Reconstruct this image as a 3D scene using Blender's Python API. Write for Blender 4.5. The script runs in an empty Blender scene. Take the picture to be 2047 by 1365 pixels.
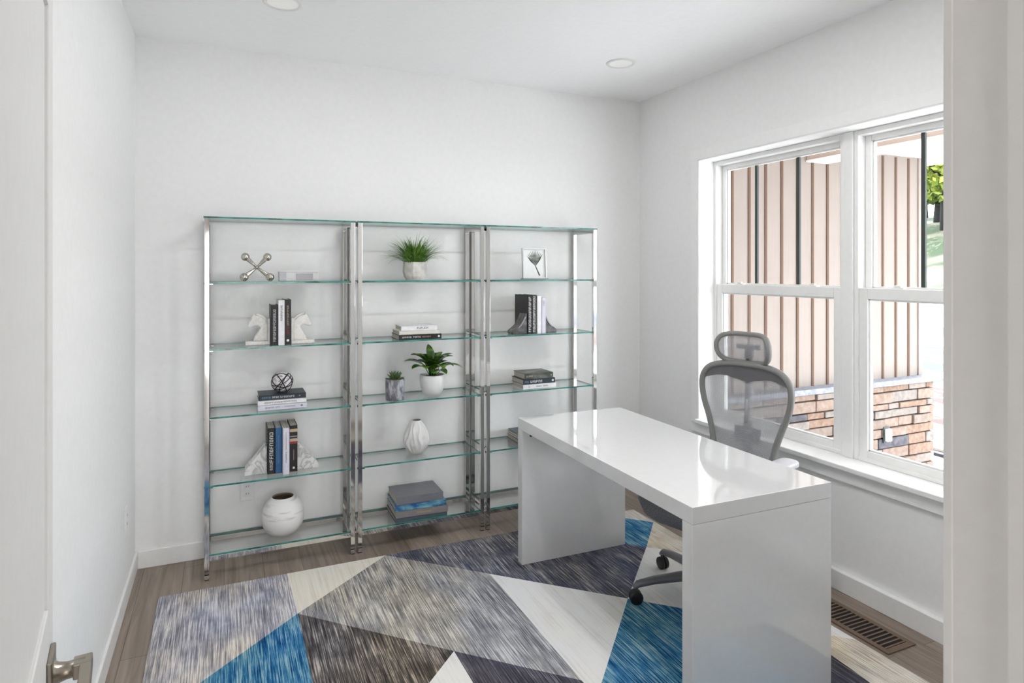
import bpy, bmesh, math, random
from mathutils import Vector, Matrix, Euler
random.seed(7)
SC = bpy.context.scene
COL = SC.collection
PI = math.pi
R = math.radians

# ------------------------------------------------------------------ materials
def _clamp(c):
    return (c[0], c[1], c[2], 1.0)

def srgb(r, g, b):
    def f(v):
        v /= 255.0
        return v / 12.92 if v <= 0.04045 else ((v + 0.055) / 1.055) ** 2.4
    return (f(r), f(g), f(b))

def new_mat(name):
    m = bpy.data.materials.new(name)
    m.use_nodes = True
    nt = m.node_tree
    nt.nodes.clear()
    out = nt.nodes.new('ShaderNodeOutputMaterial')
    return m, nt, out

def pbr(name, col, rough=0.5, metal=0.0, spec=0.5, coat=0.0, noise=None, bump=None, emit=None, scale3=None, sheen=0.0):
    """noise = (scale, colour2, low, high[, detail]); bump = (scale, strength)"""
    m, nt, out = new_mat(name)
    p = nt.nodes.new('ShaderNodeBsdfPrincipled')
    nt.links.new(p.outputs[0], out.inputs[0])
    p.inputs['Base Color'].default_value = _clamp(col)
    p.inputs['Roughness'].default_value = rough
    p.inputs['Metallic'].default_value = metal
    p.inputs['Specular IOR Level'].default_value = spec
    p.inputs['Coat Weight'].default_value = coat
    p.inputs['Coat Roughness'].default_value = 0.03
    p.inputs['Sheen Weight'].default_value = sheen
    tc = nt.nodes.new('ShaderNodeTexCoord')
    src = tc.outputs['Object']
    if scale3:
        mp = nt.nodes.new('ShaderNodeMapping')
        mp.inputs['Scale'].default_value = scale3
        nt.links.new(src, mp.inputs['Vector'])
        src = mp.outputs[0]
    n = nt.nodes.new('ShaderNodeTexNoise')
    n.inputs['Scale'].default_value = noise[0] if noise else 35
    n.inputs['Detail'].default_value = noise[4] if noise and len(noise) > 4 else 4
    nt.links.new(src, n.inputs['Vector'])
    r = nt.nodes.new('ShaderNodeValToRGB')
    lo, hi = (noise[2], noise[3]) if noise else (0.3, 0.7)
    c2 = noise[1] if noise else tuple(min(1, v * 1.03 + 0.002) for v in col)
    r.color_ramp.elements[0].position = lo
    r.color_ramp.elements[0].color = _clamp(col)
    r.color_ramp.elements[1].position = hi
    r.color_ramp.elements[1].color = _clamp(c2)
    nt.links.new(n.outputs['Fac'], r.inputs['Fac'])
    nt.links.new(r.outputs['Color'], p.inputs['Base Color'])
    if bump:
        n2 = nt.nodes.new('ShaderNodeTexNoise')
        n2.inputs['Scale'].default_value = bump[0]
        n2.inputs['Detail'].default_value = 5
        nt.links.new(src, n2.inputs['Vector'])
        b = nt.nodes.new('ShaderNodeBump')
        b.inputs['Strength'].default_value = bump[1]
        b.inputs['Distance'].default_value = 0.004
        nt.links.new(n2.outputs['Fac'], b.inputs['Height'])
        nt.links.new(b.outputs[0], p.inputs['Normal'])
    if emit:
        p.inputs['Emission Color'].default_value = _clamp(emit[0])
        p.inputs['Emission Strength'].default_value = emit[1]
    return m

def sheet_glass(name, tint, refl_rough=0.0, ior=1.5):
    m, nt, out = new_mat(name)
    t = nt.nodes.new('ShaderNodeBsdfTransparent')
    t.inputs[0].default_value = _clamp(tint)
    g = nt.nodes.new('ShaderNodeBsdfGlossy')
    g.inputs['Roughness'].default_value = refl_rough
    f = nt.nodes.new('ShaderNodeFresnel')
    geo = nt.nodes.new('ShaderNodeNewGeometry')      # the same reflectance on both faces of the sheet
    mr = nt.nodes.new('ShaderNodeMapRange')
    mr.inputs['To Min'].default_value = ior
    mr.inputs['To Max'].default_value = 1.0 / ior
    nt.links.new(geo.outputs['Backfacing'], mr.inputs['Value'])
    nt.links.new(mr.outputs[0], f.inputs['IOR'])
    mx = nt.nodes.new('ShaderNodeMixShader')
    nt.links.new(f.outputs[0], mx.inputs[0])
    nt.links.new(t.outputs[0], mx.inputs[1])
    nt.links.new(g.outputs[0], mx.inputs[2])
    nt.links.new(mx.outputs[0], out.inputs[0])
    return m

def woven(name, col, cover, scale):
    """open chair mesh: threads and holes"""
    m, nt, out = new_mat(name)
    t = nt.nodes.new('ShaderNodeBsdfTransparent')
    p = nt.nodes.new('ShaderNodeBsdfPrincipled')
    p.inputs['Base Color'].default_value = _clamp(col)
    p.inputs['Roughness'].default_value = 0.55
    tc = nt.nodes.new('ShaderNodeTexCoord')
    mp = nt.nodes.new('ShaderNodeMapping')
    mp.inputs['Rotation'].default_value = (R(45), 0, 0)
    nt.links.new(tc.outputs['Object'], mp.inputs[0])
    ck = nt.nodes.new('ShaderNodeTexChecker')
    ck.inputs['Scale'].default_value = scale
    nt.links.new(mp.outputs[0], ck.inputs['Vector'])
    mr = nt.nodes.new('ShaderNodeMapRange')
    mr.inputs['To Min'].default_value = cover - 0.22
    mr.inputs['To Max'].default_value = cover + 0.22
    nt.links.new(ck.outputs['Fac'], mr.inputs['Value'])
    mx = nt.nodes.new('ShaderNodeMixShader')
    nt.links.new(mr.outputs[0], mx.inputs[0])
    nt.links.new(t.outputs[0], mx.inputs[1])
    nt.links.new(p.outputs[0], mx.inputs[2])
    nt.links.new(mx.outputs[0], out.inputs[0])
    return m

def streaked(name, stops, density=150.0, grain=0.35, tint=1.0):
    """rug yarn: fine streaks that run along the object's Y axis"""
    m, nt, out = new_mat(name)
    p = nt.nodes.new('ShaderNodeBsdfPrincipled')
    p.inputs['Roughness'].default_value = 0.95
    p.inputs['Specular IOR Level'].default_value = 0.1
    nt.links.new(p.outputs[0], out.inputs[0])
    tc = nt.nodes.new('ShaderNodeTexCoord')
    def nz(sx, sy, det):
        mp = nt.nodes.new('ShaderNodeMapping')
        mp.inputs['Scale'].default_value = (sx, sy, 1)
        nt.links.new(tc.outputs['Object'], mp.inputs[0])
        n = nt.nodes.new('ShaderNodeTexNoise')
        n.inputs['Scale'].default_value = 1.0
        n.inputs['Detail'].default_value = det
        n.inputs['Roughness'].default_value = 0.65
        nt.links.new(mp.outputs[0], n.inputs['Vector'])
        return n.outputs['Fac']
    a = nz(density * 1.35, density * 0.03, 5)
    b = nz(9, 5, 3)
    c = nz(400, 400, 1)
    def math_n(op, x, y):
        q = nt.nodes.new('ShaderNodeMath')
        q.operation = op
        for i, v in enumerate((x, y)):
            if isinstance(v, float):
                q.inputs[i].default_value = v
            else:
                nt.links.new(v, q.inputs[i])
        return q.outputs[0]
    s = math_n('ADD', math_n('MULTIPLY', a, 0.66), math_n('MULTIPLY', b, 0.24))
    s = math_n('ADD', s, math_n('MULTIPLY', c, 0.10))
    r = nt.nodes.new('ShaderNodeValToRGB')
    els = r.color_ramp.elements
    els[0].position, els[0].color = stops[0][0], _clamp(stops[0][1])
    els[1].position, els[1].color = stops[-1][0], _clamp(stops[-1][1])
    for pos, cc in stops[1:-1]:
        e = els.new(pos)
        e.color = _clamp(cc)
    nt.links.new(s, r.inputs['Fac'])
    hue = nz(2.2, 1.4, 2)
    hr = nt.nodes.new('ShaderNodeValToRGB')
    hr.color_ramp.elements[0].position = 0.38
    hr.color_ramp.elements[0].color = (0.90, 0.94, 1.06, 1)
    hr.color_ramp.elements[1].position = 0.62
    hr.color_ramp.elements[1].color = (1.05, 1.0, 0.90, 1)
    nt.links.new(hue, hr.inputs['Fac'])
    mx = nt.nodes.new('ShaderNodeMix')
    mx.data_type = 'RGBA'
    mx.blend_type = 'MULTIPLY'
    mx.inputs['Factor'].default_value = tint
    nt.links.new(r.outputs['Color'], mx.inputs['A'])
    nt.links.new(hr.outputs['Color'], mx.inputs['B'])
    nt.links.new(mx.outputs['Result'], p.inputs['Base Color'])
    bp = nt.nodes.new('ShaderNodeBump')
    bp.inputs['Strength'].default_value = grain
    bp.inputs['Distance'].default_value = 0.003
    nt.links.new(s, bp.inputs['Height'])
    nt.links.new(bp.outputs[0], p.inputs['Normal'])
    return m

def plank_floor(name):
    m, nt, out = new_mat(name)
    p = nt.nodes.new('ShaderNodeBsdfPrincipled')
    p.inputs['Roughness'].default_value = 0.42
    nt.links.new(p.outputs[0], out.inputs[0])
    tc = nt.nodes.new('ShaderNodeTexCoord')
    mp = nt.nodes.new('ShaderNodeMapping')
    mp.inputs['Rotation'].default_value = (0, 0, R(90))
    nt.links.new(tc.outputs['Object'], mp.inputs[0])
    br = nt.nodes.new('ShaderNodeTexBrick')
    br.inputs['Scale'].default_value = 1.0
    br.inputs['Brick Width'].default_value = 1.22
    br.inputs['Row Height'].default_value = 0.185
    br.inputs['Mortar Size'].default_value = 0.0016
    br.inputs['Mortar Smooth'].default_value = 0.2
    br.inputs['Bias'].default_value = 0.0
    br.offset = 0.37
    br.inputs['Color1'].default_value = _clamp(srgb(144, 130, 119))
    br.inputs['Color2'].default_value = _clamp(srgb(160, 146, 134))
    br.inputs['Mortar'].default_value = _clamp(srgb(112, 98, 88))
    nt.links.new(mp.outputs[0], br.inputs['Vector'])
    mp2 = nt.nodes.new('ShaderNodeMapping')
    mp2.inputs['Scale'].default_value = (38, 2.2, 1)
    nt.links.new(tc.outputs['Object'], mp2.inputs[0])
    n = nt.nodes.new('ShaderNodeTexNoise')
    n.inputs['Scale'].default_value = 1.0
    n.inputs['Detail'].default_value = 6
    n.inputs['Distortion'].default_value = 0.8
    nt.links.new(mp2.outputs[0], n.inputs['Vector'])
    r = nt.nodes.new('ShaderNodeValToRGB')
    r.color_ramp.elements[0].position = 0.3
    r.color_ramp.elements[0].color = (0.62, 0.60, 0.58, 1)
    r.color_ramp.elements[1].position = 0.72
    r.color_ramp.elements[1].color = (1.12, 1.11, 1.1, 1)
    nt.links.new(n.outputs['Fac'], r.inputs['Fac'])
    mx = nt.nodes.new('ShaderNodeMix')
    mx.data_type = 'RGBA'
    mx.blend_type = 'MULTIPLY'
    mx.inputs['Factor'].default_value = 1.0
    nt.links.new(br.outputs['Color'], mx.inputs['A'])
    nt.links.new(r.outputs['Color'], mx.inputs['B'])
    nt.links.new(mx.outputs['Result'], p.inputs['Base Color'])
    return m

def veined(name, base, vein, scale=9.0, rough=0.25, width=0.08):
    m, nt, out = new_mat(name)
    p = nt.nodes.new('ShaderNodeBsdfPrincipled')
    p.inputs['Roughness'].default_value = rough
    nt.links.new(p.outputs[0], out.inputs[0])
    tc = nt.nodes.new('ShaderNodeTexCoord')
    n = nt.nodes.new('ShaderNodeTexNoise')
    n.inputs['Scale'].default_value = scale
    n.inputs['Detail'].default_value = 6
    n.inputs['Distortion'].default_value = 1.6
    nt.links.new(tc.outputs['Object'], n.inputs['Vector'])
    r = nt.nodes.new('ShaderNodeValToRGB')
    e = r.color_ramp.elements
    e[0].position, e[0].color = 0.5 - width, _clamp(base)
    e[1].position, e[1].color = 0.5 + width, _clamp(base)
    k = e.new(0.5)
    k.color = _clamp(vein)
    nt.links.new(n.outputs['Fac'], r.inputs['Fac'])
    nt.links.new(r.outputs['Color'], p.inputs['Base Color'])
    return m

M = {}
M['wall'] = pbr('wall_paint', srgb(241, 241, 240), 0.85, spec=0.2, bump=(240, 0.03))
M['hall'] = pbr('beige_hall_paint', srgb(196, 184, 172), 0.85, spec=0.2)
M['ceil'] = pbr('ceiling_paint', srgb(250, 250, 250), 0.9, spec=0.15, bump=(240, 0.03))
M['trim'] = pbr('trim_paint', srgb(243, 243, 242), 0.4, spec=0.4)
M['vinyl'] = pbr('white_vinyl', srgb(240, 240, 238), 0.35, spec=0.4)
M['door'] = pbr('door_paint', srgb(224, 224, 223), 0.5, spec=0.3)
M['floor'] = plank_floor('oak_planks')
M['lacquer'] = pbr('white_gloss_lacquer', srgb(226, 226, 226), 0.06, spec=0.5, coat=1.0)
M['chrome'] = pbr('polished_chrome', (0.68, 0.67, 0.655), 0.06, metal=1.0)
M['nickel'] = pbr('satin_nickel', srgb(158, 150, 138), 0.28, metal=1.0)
M['black'] = pbr('black_plastic', (0.012, 0.012, 0.013), 0.45)
M['shelf'] = sheet_glass('shelf_glass', (0.972, 0.986, 0.981), 0.0, 1.5)
M['shelf_edge'] = pbr('glass_cut_edge', srgb(66, 150, 136), 0.12, spec=0.6, noise=(14, srgb(30, 98, 92), 0.4, 0.6))
M['pane'] = sheet_glass('window_glass', (0.97, 0.985, 0.98), 0.0, 1.12)
M['bar'] = pbr('dark_window_bar', srgb(58, 66, 62), 0.5)
M['siding'] = pbr('tan_siding', srgb(136, 127, 120), 0.75, spec=0.2, noise=(3, srgb(141, 132, 125), 0.3, 0.7), scale3=(20, 20, 1))
M['batten_shadow'] = pbr('brown_batten_shadow', srgb(94, 74, 60), 0.7, spec=0.2)  # brown stands in for the shadow lines beside the siding battens
M['beam'] = pbr('beige_beam_paint', srgb(186, 168, 156), 0.7)
M['soffit'] = pbr('white_soffit', srgb(238, 236, 233), 0.6)
M['capstone'] = pbr('grey_cap_stone', srgb(130, 132, 138), 0.7, noise=(30, srgb(110, 112, 120), 0.4, 0.6))
M['mortar'] = pbr('dark_mortar', srgb(84, 72, 66), 0.9)
STONES = [pbr('ledge_stone', srgb(*[0.66 * (v * 0.75 + 0.25 * sum(c) / 3) for v in c]), 0.85, spec=0.2, noise=(22, srgb(*[0.66 * (v * 0.75 + 0.25 * sum(d) / 3) for v in d]), 0.35, 0.65), bump=(40, 0.8)) for c, d in (
    ((188, 152, 128), (206, 178, 158)), ((196, 172, 154), (176, 150, 132)), ((182, 134, 104), (204, 168, 142)),
    ((204, 186, 172), (186, 164, 148)), ((172, 158, 148), (200, 184, 170)), ((208, 180, 160), (190, 150, 124)))]
M['darkstone'] = pbr('dark_ledge_stone', srgb(58, 56, 60), 0.8, noise=(22, srgb(80, 78, 84), 0.4, 0.6))
M['concrete'] = pbr('pale_concrete', srgb(206, 204, 200), 0.8, noise=(6, srgb(214, 212, 208), 0.3, 0.7))
M['curb'] = pbr('concrete_curb', srgb(56, 58, 62), 0.8)
M['gravel'] = pbr('pale_gravel', srgb(140, 142, 152), 0.95, noise=(9, srgb(236, 234, 234), 0.36, 0.54, 8), bump=(30, 0.8))
M['mulch'] = pbr('red_mulch', srgb(46, 24, 20), 0.95, noise=(3.2, srgb(130, 116, 110), 0.47, 0.60, 6), scale3=(1.4, 0.5, 1), bump=(30, 0.8))
M['lawn'] = pbr('sunny_lawn', srgb(36, 52, 16), 0.95, noise=(0.30, srgb(92, 88, 70), 0.46, 0.62, 8))
M['bark'] = pbr('tree_bark', srgb(20, 20, 19), 0.95, noise=(4, srgb(30, 28, 26), 0.4, 0.6))
M['leaf_a'] = pbr('spring_leaves', srgb(80, 102, 22), 0.7, noise=(0.5, srgb(140, 148, 56), 0.35, 0.65))
M['leaf_b'] = pbr('mid_green_leaves', srgb(44, 68, 18), 0.7, noise=(0.5, srgb(80, 100, 34), 0.35, 0.65))
M['grass'] = pbr('grass_plant_green', srgb(62, 112, 30), 0.5, noise=(25, srgb(122, 160, 62), 0.4, 0.65))
M['leafplant'] = pbr('glossy_leaf_green', srgb(40, 88, 30), 0.32, noise=(22, srgb(128, 162, 56), 0.48, 0.66))
M['succulent'] = pbr('succulent_green', srgb(70, 100, 56), 0.5, noise=(30, srgb(126, 110, 66), 0.5, 0.65))
M['soil'] = pbr('potting_soil', srgb(46, 38, 32), 0.95, noise=(120, srgb(70, 60, 50), 0.4, 0.6))
M['pot_stone'] = pbr('pale_stone_pot', srgb(196, 193, 187), 0.8, noise=(22, srgb(222, 220, 215), 0.4, 0.62, 7))
M['pot_concrete'] = pbr('grey_concrete_pot', srgb(112, 112, 120), 0.85, noise=(30, srgb(176, 176, 182), 0.45, 0.62, 7), scale3=(1.6, 1.6, 0.7))
M['pot_white'] = pbr('white_ceramic_pot', srgb(226, 227, 226), 0.35)
M['vase_white'] = pbr('matt_white_ceramic', srgb(226, 225, 224), 0.55)
M['vase_brush'] = pbr('brushed_white_clay', srgb(232, 231, 229), 0.7, noise=(1.0, srgb(186, 182, 178), 0.56, 0.74, 6), scale3=(7, 7, 46))
M['vase_dark'] = pbr('unglazed_brown_clay', srgb(120, 108, 92), 0.9)
M['marble'] = veined('white_marble', srgb(234, 232, 228), srgb(220, 217, 211), 12, 0.35, 0.05)
M['marble_vein'] = veined('grey_veined_marble', srgb(228, 227, 226), srgb(176, 175, 174), 11, 0.25, 0.07)
M['stone_dark'] = pbr('dark_polished_stone', srgb(74, 74, 76), 0.25, noise=(30, srgb(112, 110, 110), 0.45, 0.65))
M['silver'] = pbr('polished_nickel', srgb(186, 180, 172), 0.14, metal=1.0)
M['acrylic'] = pbr('frosted_acrylic', srgb(198, 198, 198), 0.25, spec=0.6)
M['pewter'] = pbr('grey_metal_inlay', srgb(142, 142, 144), 0.3, metal=0.5)
M['ball_dark'] = pbr('dark_bronze_lines', srgb(34, 30, 33), 0.5)
M['ball_white'] = veined('whitewashed_bone', srgb(226, 222, 224), srgb(120, 112, 118), 26, 0.5, 0.035)
M['paper'] = pbr('book_pages', srgb(208, 202, 190), 0.9, noise=(3, srgb(182, 175, 162), 0.4, 0.6), scale3=(150, 1, 1))
M['ink_white'] = pbr('white_print', srgb(226, 226, 226), 0.6)
M['ink_grey'] = pbr('grey_print', srgb(138, 138, 142), 0.6)
M['ink_red'] = pbr('red_print', srgb(150, 52, 52), 0.6)
M['ink_dark'] = pbr('dark_print', srgb(62, 60, 62), 0.6)
M['ink_tan'] = pbr('tan_print', srgb(190, 168, 140), 0.6)
M['ink_blue'] = pbr('pale_blue_print', srgb(120, 160, 190), 0.6)
for k, c in dict(black=(26, 25, 27), white=(228, 227, 230), blue=(44, 96, 146), navy=(34, 44, 56), grey=(118, 118, 124),
                 taupe=(134, 128, 126), teal=(52, 130, 168), slate=(70, 86, 96), charcoal=(62, 66, 64), cream=(214, 212, 204), lilac=(212, 212, 224)).items():
    M['bk_' + k] = pbr('cover_' + k, srgb(*c), 0.45, noise=(40, tuple(min(1, v * 1.12 + 0.004) for v in srgb(*c)), 0.4, 0.7))
M['bk_marbled'] = pbr('cover_marbled_blue', srgb(30, 84, 140), 0.4, noise=(28, srgb(128, 190, 206), 0.42, 0.64, 5), scale3=(1, 1, 0.5))
M['bk_photo'] = pbr('cover_photo', srgb(58, 66, 62), 0.4, noise=(18, srgb(128, 126, 116), 0.45, 0.65, 5), scale3=(1, 1, 0.5))
M['chair_frame'] = pbr('grey_chair_plastic', srgb(126, 126, 124), 0.45, spec=0.4)
M['chair_dark'] = pbr('dark_grey_plastic', srgb(94, 94, 97), 0.5)
M['chair_pad'] = pbr('light_grey_arm_pad', srgb(196, 195, 200), 0.5)
M['chair_base'] = pbr('grey_metal_base', srgb(120, 120, 124), 0.32, metal=0.3)
M['chair_mesh'] = woven('chair_back_mesh', srgb(156, 156, 160), 0.78, 260)
M['seat_fabric'] = pbr('grey_seat_fabric', srgb(104, 104, 108), 0.9, noise=(220, srgb(126, 126, 130), 0.4, 0.6), bump=(300, 0.3))
M['vent'] = pbr('brown_vent_metal', srgb(116, 96, 78), 0.5, metal=0.2)
M['vent_hole'] = pbr('duct_black', (0.01, 0.009, 0.008), 0.9)
M['plate'] = pbr('white_plastic_plate', srgb(234, 234, 232), 0.4)
M['lens'] = pbr('frosted_lamp_lens', srgb(244, 243, 240), 0.5, emit=((1, 0.98, 0.95), 0.12))
M['frame_silver'] = pbr('pale_frame', srgb(196, 198, 196), 0.3, metal=0.3)
M['art_paper'] = pbr('white_art_paper', srgb(232, 233, 233), 0.8)
M['art_leaf'] = pbr('pressed_leaf_grey', srgb(120, 126, 118), 0.8, noise=(40, srgb(170, 176, 170), 0.4, 0.65))
M['art_stem'] = pbr('pressed_stem_dark', srgb(66, 72, 58), 0.8)
M['frame_glass'] = sheet_glass('picture_glass', (0.97, 0.98, 0.98), 0.02, 1.35)
def _st(*a):
    return [(p, tuple(min(0.86, 1.30 * q) for q in srgb(*c))) for p, c in a]
RUG = {
 'lav': streaked('rug_grey_lavender', _st((0.40, (100, 101, 112)), (0.47, (140, 139, 147)), (0.53, (180, 177, 178)), (0.59, (212, 209, 205)))),
 'cream': streaked('rug_cream', _st((0.34, (194, 188, 176)), (0.5, (210, 205, 194)), (0.66, (218, 214, 206))), 60, 0.2, 0.3),
 'mid': streaked('rug_mid_grey', _st((0.40, (92, 92, 97)), (0.47, (128, 126, 125)), (0.53, (164, 161, 156)), (0.59, (204, 200, 192)))),
 'indigo': streaked('rug_indigo', _st((0.40, (46, 48, 60)), (0.48, (76, 80, 96)), (0.54, (112, 112, 120)), (0.60, (178, 174, 168)))),
 'blue': streaked('rug_blue', _st((0.39, (14, 42, 84)), (0.465, (30, 88, 132)), (0.52, (72, 128, 156)), (0.58, (146, 176, 182)))),
 'white': streaked('rug_white', _st((0.34, (196, 193, 190)), (0.5, (214, 212, 209)), (0.66, (222, 220, 218))), 60, 0.2, 0.25),
 'brown': streaked('rug_brown_charcoal', _st((0.40, (44, 42, 42)), (0.48, (76, 72, 70)), (0.54, (112, 106, 101)), (0.60, (180, 170, 160)))),
 'char': streaked('rug_charcoal', _st((0.40, (46, 45, 52)), (0.50, (74, 72, 80)), (0.58, (104, 102, 108)), (0.66, (170, 166, 164)))),
 'beige': streaked('rug_beige', _st((0.38, (138, 128, 118)), (0.46, (176, 166, 152)), (0.52, (202, 194, 180)), (0.62, (214, 208, 196)))),
}

# ------------------------------------------------------------------ geometry helpers
class MB:
    """collects shapes and links them as one mesh object"""
    def __init__(self):
        self.bm = bmesh.new()
        self.mats = []
    def mi(self, m):
        if m not in self.mats:
            self.mats.append(m)
        return self.mats.index(m)
    def _take(self, bm2, m, mtx=None, smooth=False):
        if mtx is not None:
            bmesh.ops.transform(bm2, matrix=mtx, verts=bm2.verts)
        k = self.mi(m)
        vm = {}
        for v in bm2.verts:
            vm[v] = self.bm.verts.new(v.co)
        for f in bm2.faces:
            try:
                g = self.bm.faces.new([vm[v] for v in f.verts])
                g.material_index = k
                g.smooth = smooth
            except ValueError:
                pass
        bm2.free()
        return self
    def box(self, lo, hi, m, bev=0.0, mtx=None, seg=2):
        b = bmesh.new()
        bmesh.ops.create_cube(b, size=1.0)
        s = [hi[i] - lo[i] for i in range(3)]
        c = [(hi[i] + lo[i]) / 2 for i in range(3)]
        for v in b.verts:
            v.co = Vector((v.co[0] * s[0] + c[0], v.co[1] * s[1] + c[1], v.co[2] * s[2] + c[2]))
        if bev > 0:
            bmesh.ops.bevel(b, geom=b.edges[:], offset=min(bev, min(abs(q) for q in s) * 0.45), segments=seg, profile=0.5, affect='EDGES')
        return self._take(b, m, mtx, False)
    def prism(self, pts, axis, lo, hi, m, bev=0.0, mtx=None, smooth=False):
        """pts: 2D outline; axis: extrusion axis; the other two axes in xyz order take the outline"""
        b = bmesh.new()
        def put(p, h):
            if axis == 0: return (h, p[0], p[1])
            if axis == 1: return (p[0], h, p[1])
            return (p[0], p[1], h)
        A = [b.verts.new(put(p, lo)) for p in pts]
        B = [b.verts.new(put(p, hi)) for p in pts]
        n = len(pts)
        b.faces.new(A)
        b.faces.new(B[::-1])
        for i in range(n):
            b.faces.new((A[i], B[i], B[(i + 1) % n], A[(i + 1) % n]))
        bmesh.ops.recalc_face_normals(b, faces=b.faces)
        if bev > 0:
            es = [e for e in b.edges if len(e.link_faces) == 2 and any(len(f.verts) == n for f in e.link_faces)]
            bmesh.ops.bevel(b, geom=es, offset=bev, segments=2, profile=0.5, affect='EDGES')
        return self._take(b, m, mtx, smooth)
    def lathe(self, prof, m, seg=32, mtx=None, fn=None, close=True):
        b = bmesh.new()
        rings = []
        for r, z in prof:
            if r < 1e-5:
                rings.append([b.verts.new((0, 0, z))])
            else:
                ring = []
                for i in range(seg):
                    a = 2 * PI * i / seg
                    rr = fn(r, z, a) if fn else r
                    ring.append(b.verts.new((rr * math.cos(a), rr * math.sin(a), z)))
                rings.append(ring)
        for p, q in zip(rings, rings[1:]):
            if len(p) == 1 and len(q) == 1:
                continue
            for i in range(seg):
                j = (i + 1) % seg
                if len(p) == 1:
                    b.faces.new((p[0], q[j], q[i]))
                elif len(q) == 1:
                    b.faces.new((p[i], p[j], q[0]))
                else:
                    b.faces.new((p[i], p[j], q[j], q[i]))
        bmesh.ops.recalc_face_normals(b, faces=b.faces)
        return self._take(b, m, mtx, True)
    def ball(self, c, r, m, seg=20, squash=(1, 1, 1)):
        b = bmesh.new()
        bmesh.ops.create_uvsphere(b, u_segments=seg, v_segments=max(8, seg // 2), radius=r)
        return self._take(b, m, Matrix.Translation(c) @ Matrix.Diagonal((*squash, 1)), True)
    def tube(self, pts, rad, m, seg=10, closed=False, flat=None, up=None):
        """rad: number or list; flat=(a,b): elliptical section along (side, normal)"""
        b = bmesh.new()
        P = [Vector(p) for p in pts]
        n = len(P)
        rings = []
        prev = None
        for i in range(n):
            if closed:
                t = (P[(i + 1) % n] - P[i - 1]).normalized()
            else:
                t = (P[min(i + 1, n - 1)] - P[max(i - 1, 0)]).normalized()
            ref = Vector(up) if up else (prev if prev else (Vector((0, 0, 1)) if abs(t.z) < 0.9 else Vector((1, 0, 0))))
            s = t.cross(ref)
            if s.length < 1e-6:
                s = t.cross(Vector((1, 0, 0)))
            s.normalize()
            u = s.cross(t).normalized()
            if not up:
                prev = u
            r = rad[i] if isinstance(rad, (list, tuple)) else rad
            fa, fb = flat if flat else (1, 1)
            rings.append([b.verts.new(P[i] + s * (math.cos(2 * PI * k / seg) * r * fa) + u * (math.sin(2 * PI * k / seg) * r * fb)) for k in range(seg)])
        prs = list(zip(rings, rings[1:])) + ([(rings[-1], rings[0])] if closed else [])
        for p, q in prs:
            for k in range(seg):
                l = (k + 1) % seg
                b.faces.new((p[k], p[l], q[l], q[k]))
        if not closed:
            b.faces.new(rings[0][::-1])
            b.faces.new(rings[-1])
        bmesh.ops.recalc_face_normals(b, faces=b.faces)
        return self._take(b, m, None, True)
    def poly(self, pts, m, smooth=False):
        k = self.mi(m)
        f = self.bm.faces.new([self.bm.verts.new(p) for p in pts])
        f.material_index = k
        f.smooth = smooth
        return f
    def grid(self, rows, m, smooth=True, thick=0.0):
        k = self.mi(m)
        V = [[self.bm.verts.new(p) for p in r] for r in rows]
        for a, b_ in zip(V, V[1:]):
            for i in range(len(a) - 1):
                f = self.bm.faces.new((a[i], a[i + 1], b_[i + 1], b_[i]))
                f.material_index = k
                f.smooth = smooth
        return self
    def build(self, name, parent=None, loc=None, rot=None):
        me = bpy.data.meshes.new(name)
        self.bm.to_mesh(me)
        self.bm.free()
        for m in self.mats:
            me.materials.append(m)
        o = bpy.data.objects.new(name, me)
        COL.objects.link(o)
        if parent:
            o.parent = parent
        if loc:
            o.location = loc
        if rot:
            o.rotation_euler = rot
        return o

def tag(o, label=None, cat=None, group=None, kind=None):
    if label: o['label'] = label
    if cat: o['category'] = cat
    if group: o['group'] = group
    if kind: o['kind'] = kind
    return o

def thing(name, label, cat, loc=(0, 0, 0), rot=(0, 0, 0), group=None, kind=None):
    o = bpy.data.objects.new(name, None)
    o.empty_display_size = 0.05
    COL.objects.link(o)
    o.location = loc
    o.rotation_euler = rot
    return tag(o, label, cat, group, kind)

def struct(o, label=None, cat=None):
    o['kind'] = 'structure'
    return tag(o, label, cat)

def smooth_by(o, deg=40):
    pass

# ------------------------------------------------------------------ room shell
XL, XR, YB, YF, ZC = -0.412, 2.682, 3.745, 0.42, 2.708
WZ0, WZ1, WY0, WY1 = 0.605, 2.2, 1.19, 3.116         # window opening
MULL0, MULL1 = 2.14, 2.194                             # mullion
b = MB(); b.box((-3.2, -3.6, -0.12), (XR + 0.17, YB + 0.15, 0.0), M['floor'])
struct(b.build('floor'), 'taupe wood plank floor around the patterned rug', 'floor')
b = MB(); b.box((XL - 0.12, YF - 0.12, ZC), (XR + 0.17, YB + 0.15, ZC + 0.12), M['ceil'])
struct(b.build('ceiling'), 'smooth white ceiling with two recessed downlights', 'ceiling')
b = MB(); b.box((XL - 0.12, YF - 0.12, 0), (XL, YB + 0.15, ZC), M['wall'])
struct(b.build('wall_left'), 'bright white wall running behind the open door', 'wall')
b = MB(); b.box((XL, YB, 0), (XR + 0.17, YB + 0.15, ZC), M['wall'])
struct(b.build('wall_back'), 'plain white wall behind the glass bookcases', 'wall')
b = MB()
b.box((XR, YF - 0.12, 0), (XR + 0.17, WY0, ZC), M['wall'])
b.box((XR, WY1, 0), (XR + 0.17, YB, ZC), M['wall'])
b.box((XR, WY0, 0), (XR + 0.17, WY1, WZ0 - 0.02), M['wall'])
b.box((XR, WY0, WZ1), (XR + 0.17, WY1, ZC), M['wall'])
struct(b.build('wall_right'), 'white wall holding the double window', 'wall')
DX0, DX1, DH = -0.17, 0.705, 2.06                     # doorway
b = MB()
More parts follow.
